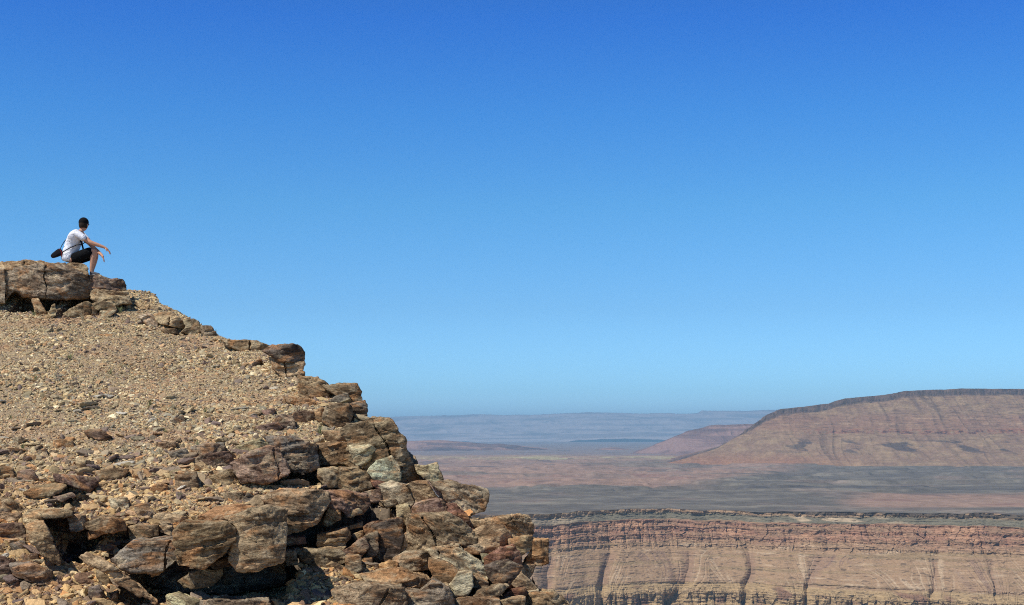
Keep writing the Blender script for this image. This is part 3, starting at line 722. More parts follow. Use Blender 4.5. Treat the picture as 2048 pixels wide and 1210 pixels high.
# middle skyline ledge
rock('C', [(130, 135), (340, 142), (485, 172), (445, 215), (330, 225), (200, 180)], 'tan', 'flat tan slab leading to the dark overhanging block on the skyline', 'flat_rock', off=.2, T=1.4)
rock('C', [(425, 208), (490, 174), (660, 178), (704, 218), (690, 290), (640, 272), (560, 274), (480, 240)], 'dark', 'dark overhanging block jutting out on the middle skyline', 'rock_block', off=-.05, pb=390, T=1.6, cham=(.1, .1))
rock('C', [(470, 250), (560, 270), (692, 285), (684, 392), (600, 388), (500, 335)], 'brown', 'layered brown block beneath the dark overhanging block', 'rock_block', T=1.4)
rock('C', [(345, 295), (400, 262), (425, 280), (370, 308)], 'dark', 'small dark wedge left of the layered brown block', 'rock_block')
rock('C', [(710, 398), (790, 388), (832, 432), (760, 452)], 'grey', 'small grey hump on the skyline between the two big steps', 'rock_block', T=.6)
rock('C', [(836, 438), (920, 432), (1046, 434), (1076, 485), (1072, 562), (960, 548), (915, 500), (850, 470)], 'olive', 'square topped olive-grey block on the skyline above the stack', 'rock_block', T=1.2, off=.1)
rock('C', [(740, 462), (830, 445), (915, 490), (910, 505), (780, 495)], 'orange', 'thin orange slab left of the square topped block', 'flat_rock', T=.7)
rock('C', [(855, 545), (930, 512), (992, 504), (1000, 540), (930, 562)], 'slate', 'small slate-grey rock in front of the square topped block', 'rock_block')
rock('C', [(560, 520), (700, 540), (860, 560), (830, 600), (700, 585), (600, 560)], 'orange', 'long low orange-tan bed dipping toward the square topped block', 'flat_rock', T=.8)
rock('C', [(1000, 568), (1110, 538), (1124, 600), (1120, 655), (1050, 665), (1010, 605)], 'grey', 'dark grey knob sticking out at the right of the skyline stack', 'rock_block', off=-.05, T=.9)
rock('C', [(885, 570), (1000, 562), (1015, 640), (1000, 692), (890, 722), (830, 682), (845, 600)], 'brown', 'brown block with tan foot left of the dark grey knob', 'rock_block', off=-.1, T=.9)
rock('C', [(770, 610), (810, 595), (832, 600), (830, 700), (780, 662)], 'tan', 'upright tan sliver beside the purple block', 'rock_block', T=.4)
rock('C', [(635, 628), (700, 612), (762, 610), (776, 660), (670, 700), (630, 662)], 'purple', 'purple-brown block with a light top below the orange-tan bed', 'rock_block')
rock('C', [(478, 692), (560, 642), (622, 650), (627, 732), (560, 742)], 'purple', 'dark purple block with a shaded right face on the middle slope', 'rock_block')
rock('C', [(420, 612), (502, 598), (500, 652), (430, 652)], 'purple', 'small dark purple wedge on the middle slope', 'rock_block')
rock('C', [(378, 722), (520, 700), (562, 730), (420, 752)], 'purple', 'low purple slab left of the dark purple block', 'flat_rock')
rock('C', [(320, 620), (400, 600), (415, 625), (350, 658)], 'tan', 'small tan block left of the dark purple wedge', 'rock_block')
rock('C', [(820, 752), (960, 745), (985, 832), (900, 834), (850, 800)], 'brown', 'brown block tucked behind the long dark boulders', 'rock_block', T=.9)
# big sloping boulder and its neighbours
rock('C', [(955, 745), (1000, 702), (1120, 690), (1160, 655), (1282, 660), (1330, 750), (1382, 812), (1380, 870), (1475, 1060), (1380, 1122), (1200, 1112), (1090, 1010), (1020, 940), (1000, 830)], 'olive', 'largest boulder, grey-olive with a steep right side against the far hills', off=.1, T=1.7, cham=(.12, .05), fac=4)
rock('C', [(1010, 852), (1120, 845), (1185, 875), (1095, 1000), (1040, 965)], 'pale', 'pale grey block leaning against the largest boulder', 'rock_block', off=-.15, pb=1060, T=.5)
rock('C', [(1136, 1022), (1195, 960), (1282, 930), (1335, 990), (1342, 1072), (1300, 1112), (1190, 1082)], 'pale', 'yellowish angular block at the foot of the largest boulder', 'rock_block', off=-.35, pb=1112, T=.7)
rock('C', [(1446, 975), (1520, 985), (1592, 962), (1600, 1010), (1632, 1085), (1560, 1092), (1470, 1035)], 'tan', 'pointed tan fin right of the largest boulder', 'rock_block', off=.1, T=.9)
rock('C', [(797, 842), (900, 832), (985, 842), (1032, 960), (1022, 986), (960, 962), (860, 966), (795, 962)], 'brown', 'brown rounded block left of the largest boulder', off=-.1, T=1.0)
rock('C', [(415, 795), (640, 798), (792, 850), (792, 982), (692, 1022), (600, 1012), (560, 940), (500, 870)], 'slate', 'long dark grey boulder right behind the purple-faced boulder', off=-.1, pb=1080, T=1.2)
rock('C', [(200, 970), (330, 905), (460, 862), (522, 882), (594, 1022), (480, 1077), (290, 1082), (255, 1035)], 'purple', 'purple-faced boulder with a tan patch on its left end', off=-.3, pb=1105, T=1.1)
rock('C', [(250, 852), (400, 812), (462, 842), (360, 882), (280, 884)], 'tan', 'low tan rock above the purple-faced boulder', 'flat_rock')
rock('C', [(-30, 852), (150, 840), (152, 880), (60, 912), (-30, 916)], 'slate', 'flat slate-grey rock left of the purple-faced boulder', 'flat_rock')
rock('C', [(-120, 960), (40, 912), (190, 898), (214, 950), (170, 995), (40, 1000), (-100, 990)], 'purple', 'flat purplish rock touching the purple-faced boulder from the left', 'flat_rock')
rock('C', [(60, 1050), (230, 1028), (268, 1080), (230, 1125), (110, 1112)], 'brown', 'knobbly brown rock below the flat purplish rock', 'rock_block')
rock('C', [(800, 1012), (930, 1000), (975, 1080), (962, 1132), (850, 1122), (800, 1062)], 'olive', 'small olive block below the brown rounded block', 'rock_block', T=.8)
rock('C', [(935, 1000), (1060, 998), (1155, 1050), (1152, 1122), (1050, 1145), (970, 1132)], 'brown', 'brown block wedged under the pale leaning block', 'rock_block', T=.9, off=-.1)
rock('F', [(400, 235), (500, 255), (560, 320), (545, 395), (490, 330), (420, 290)], 'red', 'small red rounded rock at the foot of the largest boulder', 'rock_block', T=.7)
# stack above the canyon, upper part
rock('F', [(470, 290), (560, 262), (700, 290), (745, 335), (742, 392), (690, 432), (560, 424), (500, 385)], 'pale', 'pale cracked slab below the largest boulder', 'flat_rock', T=1.2)
rock('F', [(672, 285), (740, 256), (845, 250), (915, 385), (750, 412), (732, 330)], 'tan', 'tan block between the pale cracked slab and the jutting slab', 'rock_block', T=1.2, off=-.1)
rock('F', [(850, 262), (1000, 255), (1180, 290), (1302, 308), (1313, 350), (1272, 462), (1160, 492), (1020, 432), (960, 335)], 'pale', 'big pale yellowish slab jutting out over the canyon', 'flat_rock', off=.05, T=1.5, cham=(.12, .12))
rock('F', [(840, 255), (920, 270), (990, 380), (960, 400), (900, 330)], 'purple', 'narrow purplish wedge left of the jutting pale slab', 'rock_block', off=-.15, pb=430, T=.6)
rock('F', [(716, 505), (755, 428), (880, 400), (985, 400), (1012, 512), (850, 520)], 'purple', 'smooth purple-brown block above the large layered block', 'rock_block', off=-.05, T=1.0)
rock('F', [(695, 525), (850, 517), (1000, 515), (1080, 560), (1190, 640), (1205, 742), (1060, 735), (860, 802), (700, 810), (688, 660)], 'olive', 'large layered brown block in the middle of the stack', 'rock_block', off=-.15, T=1.5, cham=(.06, .08), fac=3)
rock('F', [(1000, 435), (1080, 443), (1142, 520), (1190, 612), (1160, 655), (1060, 600), (1010, 512)], 'red', 'reddish brown wedge capping the large layered block', 'rock_block', off=-.05, pb=700, T=1.0)
rock('F', [(598, 440), (690, 436), (708, 500), (702, 600), (640, 645), (618, 560)], 'tan', 'tall tan block left of the large layered block', 'rock_block', off=-.1, T=.9)
rock('F', [(610, 655), (690, 660), (692, 775), (606, 805)], 'olive', 'small olive block below the tall tan block', 'rock_block', off=-.1, T=.8)
rock('F', [(430, 610), (560, 560), (622, 552), (642, 650), (605, 822), (540, 880), (440, 862), (395, 725)], 'dark', 'dark leaning pillar beside the black cleft', 'rock_block', off=.15, T=1.0)
rock('F', [(335, 342), (480, 318), (552, 350), (545, 402), (420, 404), (370, 382)], 'purple', 'purple-grey slab with a red right end', 'flat_rock', T=1.0)
rock('F', [(470, 402), (590, 385), (600, 425), (530, 440)], 'grey', 'small grey slab under the red ended slab', 'flat_rock', T=.7)
rock('F', [(-140, 360), (0, 345), (200, 338), (350, 368), (385, 425), (325, 492), (210, 505), (160, 462), (60, 440), (-60, 480)], 'purple', 'wide purple-brown overhanging slab left of the red ended slab', 'flat_rock', off=-.1, pb=640, T=1.2, cham=(.18, .06))
rock('F', [(25, 572), (65, 458), (152, 478), (152, 545), (60, 592)], 'orange', 'tan-orange block lit beneath the wide purple-brown slab', 'rock_block', off=-.15, pb=620, T=.6)
rock('F', [(180, 478), (330, 452), (325, 490), (240, 518)], 'pale', 'pale wedge on the edge of the wide purple-brown slab', 'flat_rock', off=-.2, pb=620, T=.5)
rock('F', [(200, 605), (325, 570), (330, 600), (240, 622)], 'tan', 'small tan slab in the gap under the wide slab', 'flat_rock', off=-.1, T=.5)
rock('F', [(345, 600), (400, 570), (485, 562), (496, 640), (430, 685), (350, 655)], 'purple', 'purple block beside the dark leaning pillar', 'rock_block', off=-.05, T=.8)
rock('F', [(-10, 665), (90, 652), (200, 615), (232, 680), (170, 782), (60, 792), (-10, 792)], 'brown', 'rounded brown block below the overhang, upper of two', 'rock_block', off=-.1, T=1.0)
rock('F', [(170, 800), (350, 695), (375, 762), (332, 832), (220, 835)], 'purple', 'purplish block right of the rounded brown block', 'rock_block', off=-.1, T=.8)
rock('F', [(240, 660), (335, 635), (340, 668), (280, 700)], 'brown', 'small brown block over the purplish block', 'rock_block', off=-.05, T=.7)
rock('F', [(335, 690), (440, 640), (440, 800), (400, 850), (330, 840), (370, 760)], 'grey', 'grey-brown upright block between the purplish block and the pillar', 'rock_block', off=.0, T=.8)
rock('E', [(985, 832), (1300, 838), (1356, 880), (1352, 925), (1180, 958), (1060, 912)], 'olive', 'long dark olive block lying above the pale rubble patch', 'flat_rock', off=-.05, T=.9)
rock('E', [(930, 842), (1000, 838), (1032, 942), (940, 945)], 'olive', 'small olive block at the left end of the rubble patch', 'rock_block', T=.6)
rock('F', [(205, 832), (315, 838), (315, 930), (250, 990), (205, 935)], 'grey', 'grey block at the right end of the long dark olive block', 'rock_block', T=.7)
rock('F', [(345, 855), (405, 848), (412, 905), (350, 915)], 'grey', 'small grey cobble left of the orange stone', 'rock_block')
rock('F', [(468, 902), (540, 874), (602, 888), (602, 942), (490, 957)], 'orange', 'single rounded orange stone resting on the lower slabs', 'rock_block', off=-.1, T=.25, fac=3)
# stack above the canyon, lower part
rock('F', [(586, 862), (680, 820), (832, 818), (875, 880), (850, 922), (700, 934), (610, 922)], 'grey', 'grey rounded slab right of the single orange stone', 'flat_rock', T=.9)
rock('F', [(836, 812), (960, 790), (1092, 778), (1150, 832), (1250, 880), (1312, 980), (1302, 1040), (1200, 1032), (1180, 962), (1100, 962), (900, 862)], 'pale', 'pale orange-streaked rock below the large layered block', off=.05, T=1.1)
rock('F', [(866, 868), (1000, 900), (1105, 962), (1092, 1012), (1000, 1052), (900, 1012), (866, 930)], 'tan', 'tan orange-streaked block in front of the pale streaked rock', 'rock_block', off=-.1, T=.8)
rock('F', [(996, 1092), (1080, 980), (1182, 972), (1182, 1082), (1130, 1152), (1050, 1174)], 'pale', 'pale upright block near the bottom of the stack', 'rock_block', T=.8)
rock('F', [(330, 995), (560, 960), (720, 990), (862, 1012), (862, 1062), (790, 1112), (600, 1072), (400, 1052)], 'brown', 'flat brown slab with rubble on it near the bottom', 'flat_rock', T=.9, cham=(.45, .1))
rock('F', [(115, 1132), (300, 1090), (640, 1100), (662, 1212), (640, 1290), (150, 1290)], 'olive', 'long olive-grey slab along the bottom edge right of the rubble patch', 'flat_rock', T=1.0)
rock('F', [(645, 1108), (780, 1122), (870, 1045), (1000, 1100), (1055, 1212), (1040, 1290), (664, 1290)], 'grey', 'grey sloping slab at the bottom edge below the tan streaked block', 'flat_rock', T=1.0, off=.05)
rock('F', [(1140, 545), (1250, 562), (1400, 535), (1530, 525), (1640, 548), (1658, 640), (1610, 705), (1500, 692), (1420, 622), (1200, 612)], 'tan', 'tan rounded cap slab at the outer end of the stack', 'flat_rock', off=.25, pb=720, T=1.2, cham=(.15, .1))
rock('F', [(1196, 648), (1270, 615), (1420, 612), (1484, 680), (1440, 752), (1330, 802), (1230, 745)], 'brown', 'dark brown wedge with a pale top under the cap slab', 'rock_block', off=.0, T=1.0, cham=(.3, .1))
rock('F', [(1120, 745), (1200, 742), (1240, 740), (1320, 800), (1210, 805), (1130, 785)], 'grey', 'small grey rock below the dark brown wedge', 'rock_block', T=.7)
rock('F', [(1478, 705), (1560, 690), (1645, 680), (1652, 772), (1560, 832), (1500, 772)], 'tan', 'tan block between the brown wedge and the outermost cube', 'rock_block', off=.0, pb=860, T=.8)
rock('F', [(1556, 905), (1610, 850), (1652, 780), (1640, 708), (1772, 714), (1774, 886), (1610, 912)], 'orange', 'outermost squarish block poking out over the canyon', 'rock_block', off=.12, T=.8, cham=(.1, .1), fac=2)
rock('F', [(1296, 855), (1380, 792), (1500, 764), (1552, 840), (1562, 900), (1430, 912), (1310, 962)], 'red', 'dark red block under the dark brown wedge', 'rock_block', T=.9)
rock('F', [(1305, 925), (1460, 897), (1565, 930), (1605, 1000), (1480, 1062), (1380, 1042), (1320, 992)], 'dark', 'dark brown layered block under the dark red block', 'rock_block', T=.9)
rock('F', [(1560, 910), (1684, 902), (1650, 975), (1622, 1012), (1580, 960)], 'dark', 'dark rock standing in for the shadow under the outermost squarish block', 'rock_block', off=.25, T=.6)  # outline and dark colour imitate the shadow below the block
rock('F', [(1490, 1060), (1570, 960), (1682, 1080), (1612, 1112)], 'brown', 'slanting brown slab below the outermost block', 'flat_rock', off=.0, T=.7)
rock('F', [(1436, 1142), (1500, 1102), (1592, 1090), (1612, 1140), (1520, 1174), (1440, 1174)], 'red', 'brick red block near the bottom of the outer edge', 'rock_block', T=.6)
rock('F', [(1136, 1184), (1250, 1110), (1380, 1080), (1482, 1090), (1380, 1142), (1250, 1202)], 'olive', 'long olive slab slanting up to the right near the bottom', 'flat_rock', T=.7)
rock('F', [(1190, 990), (1312, 1040), (1302, 1084), (1196, 1084)], 'brown', 'small brown block beside the pale upright block', 'rock_block', T=.6)
rock('F', [(1256, 815), (1342, 828), (1334, 872), (1270, 882)], 'pale', 'small pale cobble left of the dark red block', 'rock_block', off=-.1, T=.3)
rock('F', [(1388, 1192), (1500, 1165), (1592, 1160), (1594, 1290), (1388, 1290)], 'olive', 'pale olive block on the bottom edge under the brick red block', 'rock_block', T=.7)
rock('F', [(1040, 1200), (1150, 1185), (1380, 1190), (1385, 1290), (1050, 1290)], 'brown', 'brown slab on the bottom edge left of the pale olive block', 'flat_rock', T=.8)
rock('F', [(1608, 1112), (1700, 1098), (1726, 1150), (1640, 1158)], 'pale', 'pale stone at the outer foot of the stack', 'rock_block', T=.5)
rock('F', [(1600, 1160), (1700, 1150), (1830, 1150), (1922, 1200), (1960, 1290), (1610, 1290)], 'tan', 'crumbly tan rock in the lowest outer corner', 'rock_block', off=.2, T=.8, rough=1.5)
rock('F', [(860, 1075), (1000, 1060), (1040, 1180), (1000, 1200)], 'tan', 'small tan rock under the pale upright block', 'rock_block', T=.6)
# big blocks at the bottom middle
rock('E', [(515, 622), (700, 560), (830, 540), (948, 568), (937, 780), (927, 892), (760, 972), (600, 977), (555, 862), (592, 740), (600, 690)], 'olive', 'big square dark-faced block overhanging the black hollow at the bottom', off=-.35, pb=1190, T=1.9, cham=(.04, .10), fac=3)
rock('E', [(330, 600), (440, 545), (600, 528), (760, 540), (700, 566), (520, 628), (380, 655)], 'orange', 'orange topped slab sloping up to the big square block', 'flat_rock', off=-.1, pb=800, T=1.0, cham=(.6, .0))
rock('E', [(172, 690), (230, 650), (400, 648), (520, 650), (585, 690), (592, 762), (500, 862), (380, 952), (210, 932), (180, 832)], 'brown', 'rounded brown block with an orange right end beside the big square block', off=-.45, pb=1190, T=1.9, cham=(.08, .1))
rock('B', [(628, 965), (690, 915), (745, 868), (900, 862), (1002, 855), (988, 960), (900, 1015), (860, 1032), (740, 1022)], 'slate', 'dark grey wedge shaped block at the left end of the black hollow', off=-.4, pb=1140, T=1.7, cham=(.06, .14))
rock('E', [(186, 1052), (300, 990), (500, 963), (504, 1010), (440, 1082), (250, 1092)], 'olive', 'narrow olive block hanging in the black hollow', 'rock_block', off=-.15, pb=1180, T=.8)
rock('E', [(400, 935), (565, 862), (555, 942), (450, 966)], 'dark', 'dark block squeezed beneath the rounded brown block', 'rock_block', off=-.1, pb=1180, T=1.0)
rock('E', [(0, 985), (60, 955), (110, 960), (70, 1000), (10, 1020)], 'orange', 'small rusty block under the dark grey wedge', 'rock_block', off=-.1, pb=1160, T=.6)
rock('E', [(-60, 1000), (500, 960), (940, 880), (930, 1090), (500, 1130), (0, 1110)], 'dark', 'back wall of the black hollow with the shade put into its dark colour', 'shaded_rock', off=1.0, pb=1190, T=1.0)  # interior fill coloured dark so the hollow looks fully shaded
rock('E', [(765, 475), (860, 440), (1000, 420), (1235, 440), (1245, 500), (1185, 600), (1150, 652), (945, 718), (945, 570), (850, 545)], 'brown', 'wide brown boulder right of the big square block', off=-.2, pb=800, T=1.5)
rock('E', [(936, 742), (1072, 738), (1074, 792), (938, 802)], 'red', 'rusty brick shaped block in the shade right of the big square block', 'rock_block', off=-.05, T=.8)
rock('E', [(110, 1165), (200, 1142), (340, 1190), (420, 1290), (120, 1290)], 'tan', 'tan slab at the bottom edge below the black hollow', 'flat_rock', T=.6)
rock('E', [(345, 1198), (500, 1180), (800, 1185), (850, 1290), (380, 1290)], 'grey', 'flat grey slab at the bottom edge under the big square block', 'flat_rock', T=.6)
rock('E', [(130, 152), (240, 128), (292, 200), (220, 217), (140, 192)], 'slate', 'rounded slate-grey rock half buried in gravel', 'rock_block')
rock('E', [(283, 112), (400, 92), (502, 95), (500, 150), (340, 192), (290, 172)], 'slate', 'slate-grey slab with a lit tan edge on the middle slope', 'flat_rock')
rock('E', [(480, 440), (640, 430), (650, 470), (540, 500)], 'olive', 'low olive rock above the orange topped slab', 'flat_rock')
rock('E', [(620, 490), (680, 440), (770, 480), (740, 515), (660, 510)], 'slate', 'dark broken rock left of the wide brown boulder', 'rock_block')
rock('E', [(200, 290), (320, 290), (330, 380), (240, 430), (190, 400)], 'brown', 'knobbly brown lump on the lower slope', 'rock_block')
rock('E', [(0, 405), (60, 358), (128, 380), (122, 420), (40, 442), (0, 432)], 'orange', 'bright orange flat stone on the lower slope', 'flat_rock', T=.3)
rock('E', [(440, 290), (560, 275), (622, 330), (610, 370), (480, 385)], 'brown', 'brown layered rock under the purple-faced boulder', 'rock_block')
# bottom left
rock('B', [(-80, 430), (70, 440), (78, 500), (-80, 505)], 'brown', 'low dark brown rock at the left edge of the slope', 'flat_rock')
rock('B', [(98, 462), (180, 448), (218, 500), (170, 522), (100, 512)], 'purple', 'small dark rock right of the low rock at the left edge', 'rock_block')
rock('B', [(300, 478), (420, 488), (530, 500), (552, 530), (500, 572), (430, 545), (320, 520)], 'purple', 'dark purple rock with a black hollow under it', 'flat_rock', off=-.1)
rock('B', [(132, 580), (200, 545), (300, 530), (372, 545), (330, 582), (200, 602)], 'brown', 'long flat brown slab left of the dark purple rock', 'flat_rock', off=-.1, cham=(.5, .1))
rock('B', [(296, 605), (400, 580), (432, 602), (350, 628)], 'purple', 'small flat purple slab under the long flat brown slab', 'flat_rock', off=-.05)
rock('B', [(128, 712), (160, 690), (300, 678), (400, 688), (404, 714), (240, 728), (180, 742), (132, 752)], 'tan', 'tan arched slab roofing the square black hollow', 'flat_rock', off=-.1, pb=930, T=1.3, cham=(.4, .05))
rock('B', [(145, 765), (200, 742), (245, 740), (292, 832), (344, 972), (322, 992), (240, 932), (160, 842)], 'tan', 'tan curved buttress on the left of the square black hollow', off=-.3, T=1.2)
rock('B', [(235, 735), (480, 720), (480, 940), (330, 960), (240, 900)], 'dark', 'back wall of the square black hollow, painted as dark as its shade', 'shaded_rock', off=.6, pb=940, T=.8)  # dark base colour paints the shade inside this hollow
rock('B', [(380, 705), (480, 700), (488, 780), (400, 800)], 'tan', 'crumbly tan block right of the arched slab', 'rock_block', off=-.1, pb=900, T=.9)
rock('B', [(-60, 600), (60, 620), (152, 690), (110, 695), (-60, 685)], 'olive', 'sloping olive rock on the left edge above the arched slab', 'flat_rock')
rock('B', [(-60, 700), (120, 692), (132, 745), (-60, 755)], 'brown', 'reddish brown ledge left of the arched slab', 'flat_rock')
rock('B', [(-60, 765), (60, 752), (130, 758), (158, 840), (60, 866), (-60, 840)], 'purple', 'dark purple block under the reddish brown ledge', 'rock_block')
rock('B', [(55, 870), (140, 850), (150, 895), (80, 915)], 'slate', 'small slate-grey block below the dark purple block', 'rock_block')
rock('B', [(52, 990), (170, 978), (290, 1020), (298, 1086), (200, 1094), (80, 1052)], 'slate', 'slate-grey boulder with a tan left edge near the bottom left corner', off=-.05, T=.6)
rock('B', [(-80, 935), (30, 940), (58, 970), (62, 1050), (-80, 1060)], 'purple', 'dark rock cut by the left edge near the bottom', 'rock_block', T=.7)
rock('B', [(480, 755), (580, 718), (700, 740), (712, 795), (620, 808), (490, 785)], 'brown', 'brown block above the small black hollow left of the wedge', 'rock_block', off=-.15, pb=900, T=1.0)
rock('B', [(486, 800), (600, 788), (612, 812), (500, 842)], 'orange', 'thin orange slab below the brown block', 'flat_rock', off=-.1, pb=900, T=.9)
rock('B', [(716, 775), (800, 758), (892, 762), (892, 822), (740, 845)], 'brown', 'blocky brown rock above the dark grey wedge', 'rock_block', off=-.1, T=.9)
rock('B', [(898, 738), (962, 750), (988, 832), (900, 802)], 'tan', 'tilted tan plate leaning by the blocky brown rock', 'flat_rock', off=-.05, T=.3)
rock('B', [(435, 962), (500, 928), (620, 988), (760, 1080), (886, 1182), (860, 1200), (720, 1122), (560, 1015)], 'tan', 'long tan beam of rock slanting down to the right at the bottom', 'flat_rock', off=-.25, pb=1210, T=.4)
rock('B', [(540, 1010), (575, 1020), (630, 1085), (600, 1112), (545, 1062)], 'tan', 'short tan beam beside the long slanting beam', 'rock_block', T=.3)
rock('B', [(500, 1120), (560, 1105), (590, 1160), (540, 1190), (500, 1170)], 'slate', 'rounded slate-grey cobble below the short tan beam', 'rock_block', T=.3)
rock('B', [(745, 655), (830, 643), (884, 700), (820, 738), (770, 712)], 'tan', 'diamond shaped tan and purple rock on the lower slope', 'rock_block', T=.4)
rock('B', [(608, 615), (720, 606), (728, 682), (640, 694)], 'pale', 'pale tan block with a rusty stain on the lower slope', 'rock_block', T=.4)
rock('B', [(840, 720), (930, 700), (1060, 720), (1050, 748), (920, 752)], 'tan', 'flat layered tan slab on the lower slope', 'flat_rock', T=.5)
rock('B', [(60, 272), (110, 260), (165, 280), (90, 304)], 'pale', 'pale whitish flat stone near the left edge', 'flat_rock', T=.25)
rock('B', [(120, 932), (210, 920), (224, 972), (130, 976)], 'purple', 'small purple-grey block left of the curved buttress', 'rock_block', T=.4)
rock('B', [(526, 462), (620, 448), (722, 448), (700, 492), (560, 502)], 'brown', 'broad low brown rock on the lower slope', 'flat_rock')
rock('B', [(985, 480), (1110, 470), (1115, 550), (1040, 578), (990, 552)], 'brown', 'brown craggy rock right of the bright orange stone', 'rock_block')
rock('B', [(865, 302), (990, 288), (988, 325), (920, 342)], 'brown', 'brown flat rock left of the slate-grey slab', 'flat_rock')
rock('B', [(955, 165), (1032, 143), (1052, 190), (1000, 204)], 'slate', 'isolated slate-grey stone on the gravel', 'rock_block', T=.3)
rock('B', [(470, 235), (560, 220), (630, 262), (580, 284), (500, 262)], 'purple', 'purplish flat rock with a thin shadow on the gravel', 'flat_rock')
rock('B', [(205, 335), (265, 330), (270, 365), (215, 368)], 'slate', 'small dark stone on the gravel near the left edge', 'rock_block', T=.25)
rock('B', [(300, 282), (410, 278), (415, 322), (305, 325)], 'orange', 'rusty brown flat stone on the gravel', 'flat_rock', T=.3)
rock('B', [(480, 395), (530, 400), (525, 440), (495, 440)], 'dark', 'small dark upright stone beside a tan plate', 'rock_block', T=.2)
rock('B', [(425, 395), (475, 395), (495, 450), (430, 440)], 'tan', 'tan plate beside a small dark upright stone', 'flat_rock', T=.2)
rock('X', [(596, 752), (640, 757), (664, 776), (652, 806), (600, 796)], 'tan', 'tan ledge rock tucked under the dark overhanging block on the skyline', 'rock_block', off=.1, T=.9)


# ---------------------------------------------------------------- loose stones
def ico(sub):
    t = (1 + 5 ** .5) / 2
    v = [(-1, t, 0), (1, t, 0), (-1, -t, 0), (1, -t, 0), (0, -1, t), (0, 1, t), (0, -1, -t), (0, 1, -t), (t, 0, -1), (t, 0, 1), (-t, 0, -1), (-t, 0, 1)]
    f = [(0, 11, 5), (0, 5, 1), (0, 1, 7), (0, 7, 10), (0, 10, 11), (1, 5, 9), (5, 11, 4), (11, 10, 2), (10, 7, 6), (7, 1, 8), (3, 9, 4), (3, 4, 2), (3, 2, 6), (3, 6, 8), (3, 8, 9), (4, 9, 5), (2, 4, 11), (6, 2, 10), (8, 6, 7), (9, 8, 1)]
    v = [np.array(q, float) / np.linalg.norm(q) for q in v]
    for _ in range(sub):
        mid = {}; nf = []
        def M(a, b):
            k = (min(a, b), max(a, b))
            if k not in mid:
                q = v[a] + v[b]; v.append(q / np.linalg.norm(q)); mid[k] = len(v) - 1
            return mid[k]
        for a, b, c in f:
            p, q, r = M(a, b), M(b, c), M(c, a); nf += [(a, p, r), (b, q, p), (c, r, q), (p, q, r)]
        f = nf
    return np.array(v), np.array(f)
def stone_shape(seed, sub, flat=0.42, rough=.05):
    v, f = ico(sub); rg = np.random.RandomState(seed)
    n = rg.normal(size=(9, 3)); n /= np.linalg.norm(n, axis=1)[:, None]
    n = np.concatenate([n, [[0.1, 0, 1], [0, .1, -1], [.2 * rg.normal(), .2 * rg.normal(), 1]]]); n /= np.linalg.norm(n, axis=1)[:, None]
    d = np.concatenate([rg.uniform(.55, .95, 9), [.6, .55, .75]])
    r = np.min(np.where(v @ n.T > .05, d / np.maximum(v @ n.T, .05), 3), axis=1)
    r = np.minimum(r, 1.35)
    p = v * r[:, None]
    p = p * (1.0, rg.uniform(.55, .85), flat * rg.uniform(.7, 1.3))
    if sub >= 2: p = p + vnormals(p, f) * (rough * fbm(p * 3.2 + seed, 3))[:, None] + vnormals(p, f) * ((voronoi(p * (3, 3, 6) + seed)[0] - .5) * rough * .8)[:, None]
    return p, f
def rot(yaw, tx, ty):
    cy, sy = np.cos(yaw), np.sin(yaw); cx, sx_ = np.cos(tx), np.sin(tx); c2, s2 = np.cos(ty), np.sin(ty)
    z = np.zeros_like(yaw); o = z + 1
    Rz = np.stack([cy, -sy, z, sy, cy, z, z, z, o], -1).reshape(-1, 3, 3)
    Rx = np.stack([o, z, z, z, cx, -sx_, z, sx_, cx], -1).reshape(-1, 3, 3)
    Ry = np.stack([c2, z, s2, z, o, z, -s2, z, c2], -1).reshape(-1, 3, 3)
    return Rx @ Ry @ Rz
SLOPE = radians(16)
PAL = np.array([(.47, .36, .205), (.43, .32, .18), (.38, .30, .185), (.31, .26, .17), (.50, .40, .25), (.43, .28, .16), (.36, .22, .12), (.25, .19, .13), (.29, .26, .20), (.56, .48, .33), (.20, .15, .11), (.45, .35, .21)])
def scatter_points(n, rg, ylo=13.2, yhi=29.2, left=-1.02, pad=.35):
    out = []
    while sum(len(q) for q in out) < n:
        y = np.sqrt(rg.uniform(ylo ** 2, yhi ** 2, n)); x = rg.uniform(left, 0.12, n) * (y * 0.36 + pad)
        m = (rim_dist(x, y) > 0.03) & (~bare(x, y) | (rg.uniform(size=n) < .07)); out.append(np.stack([x[m], y[m]], 1))
    return np.concatenate(out)[:n]
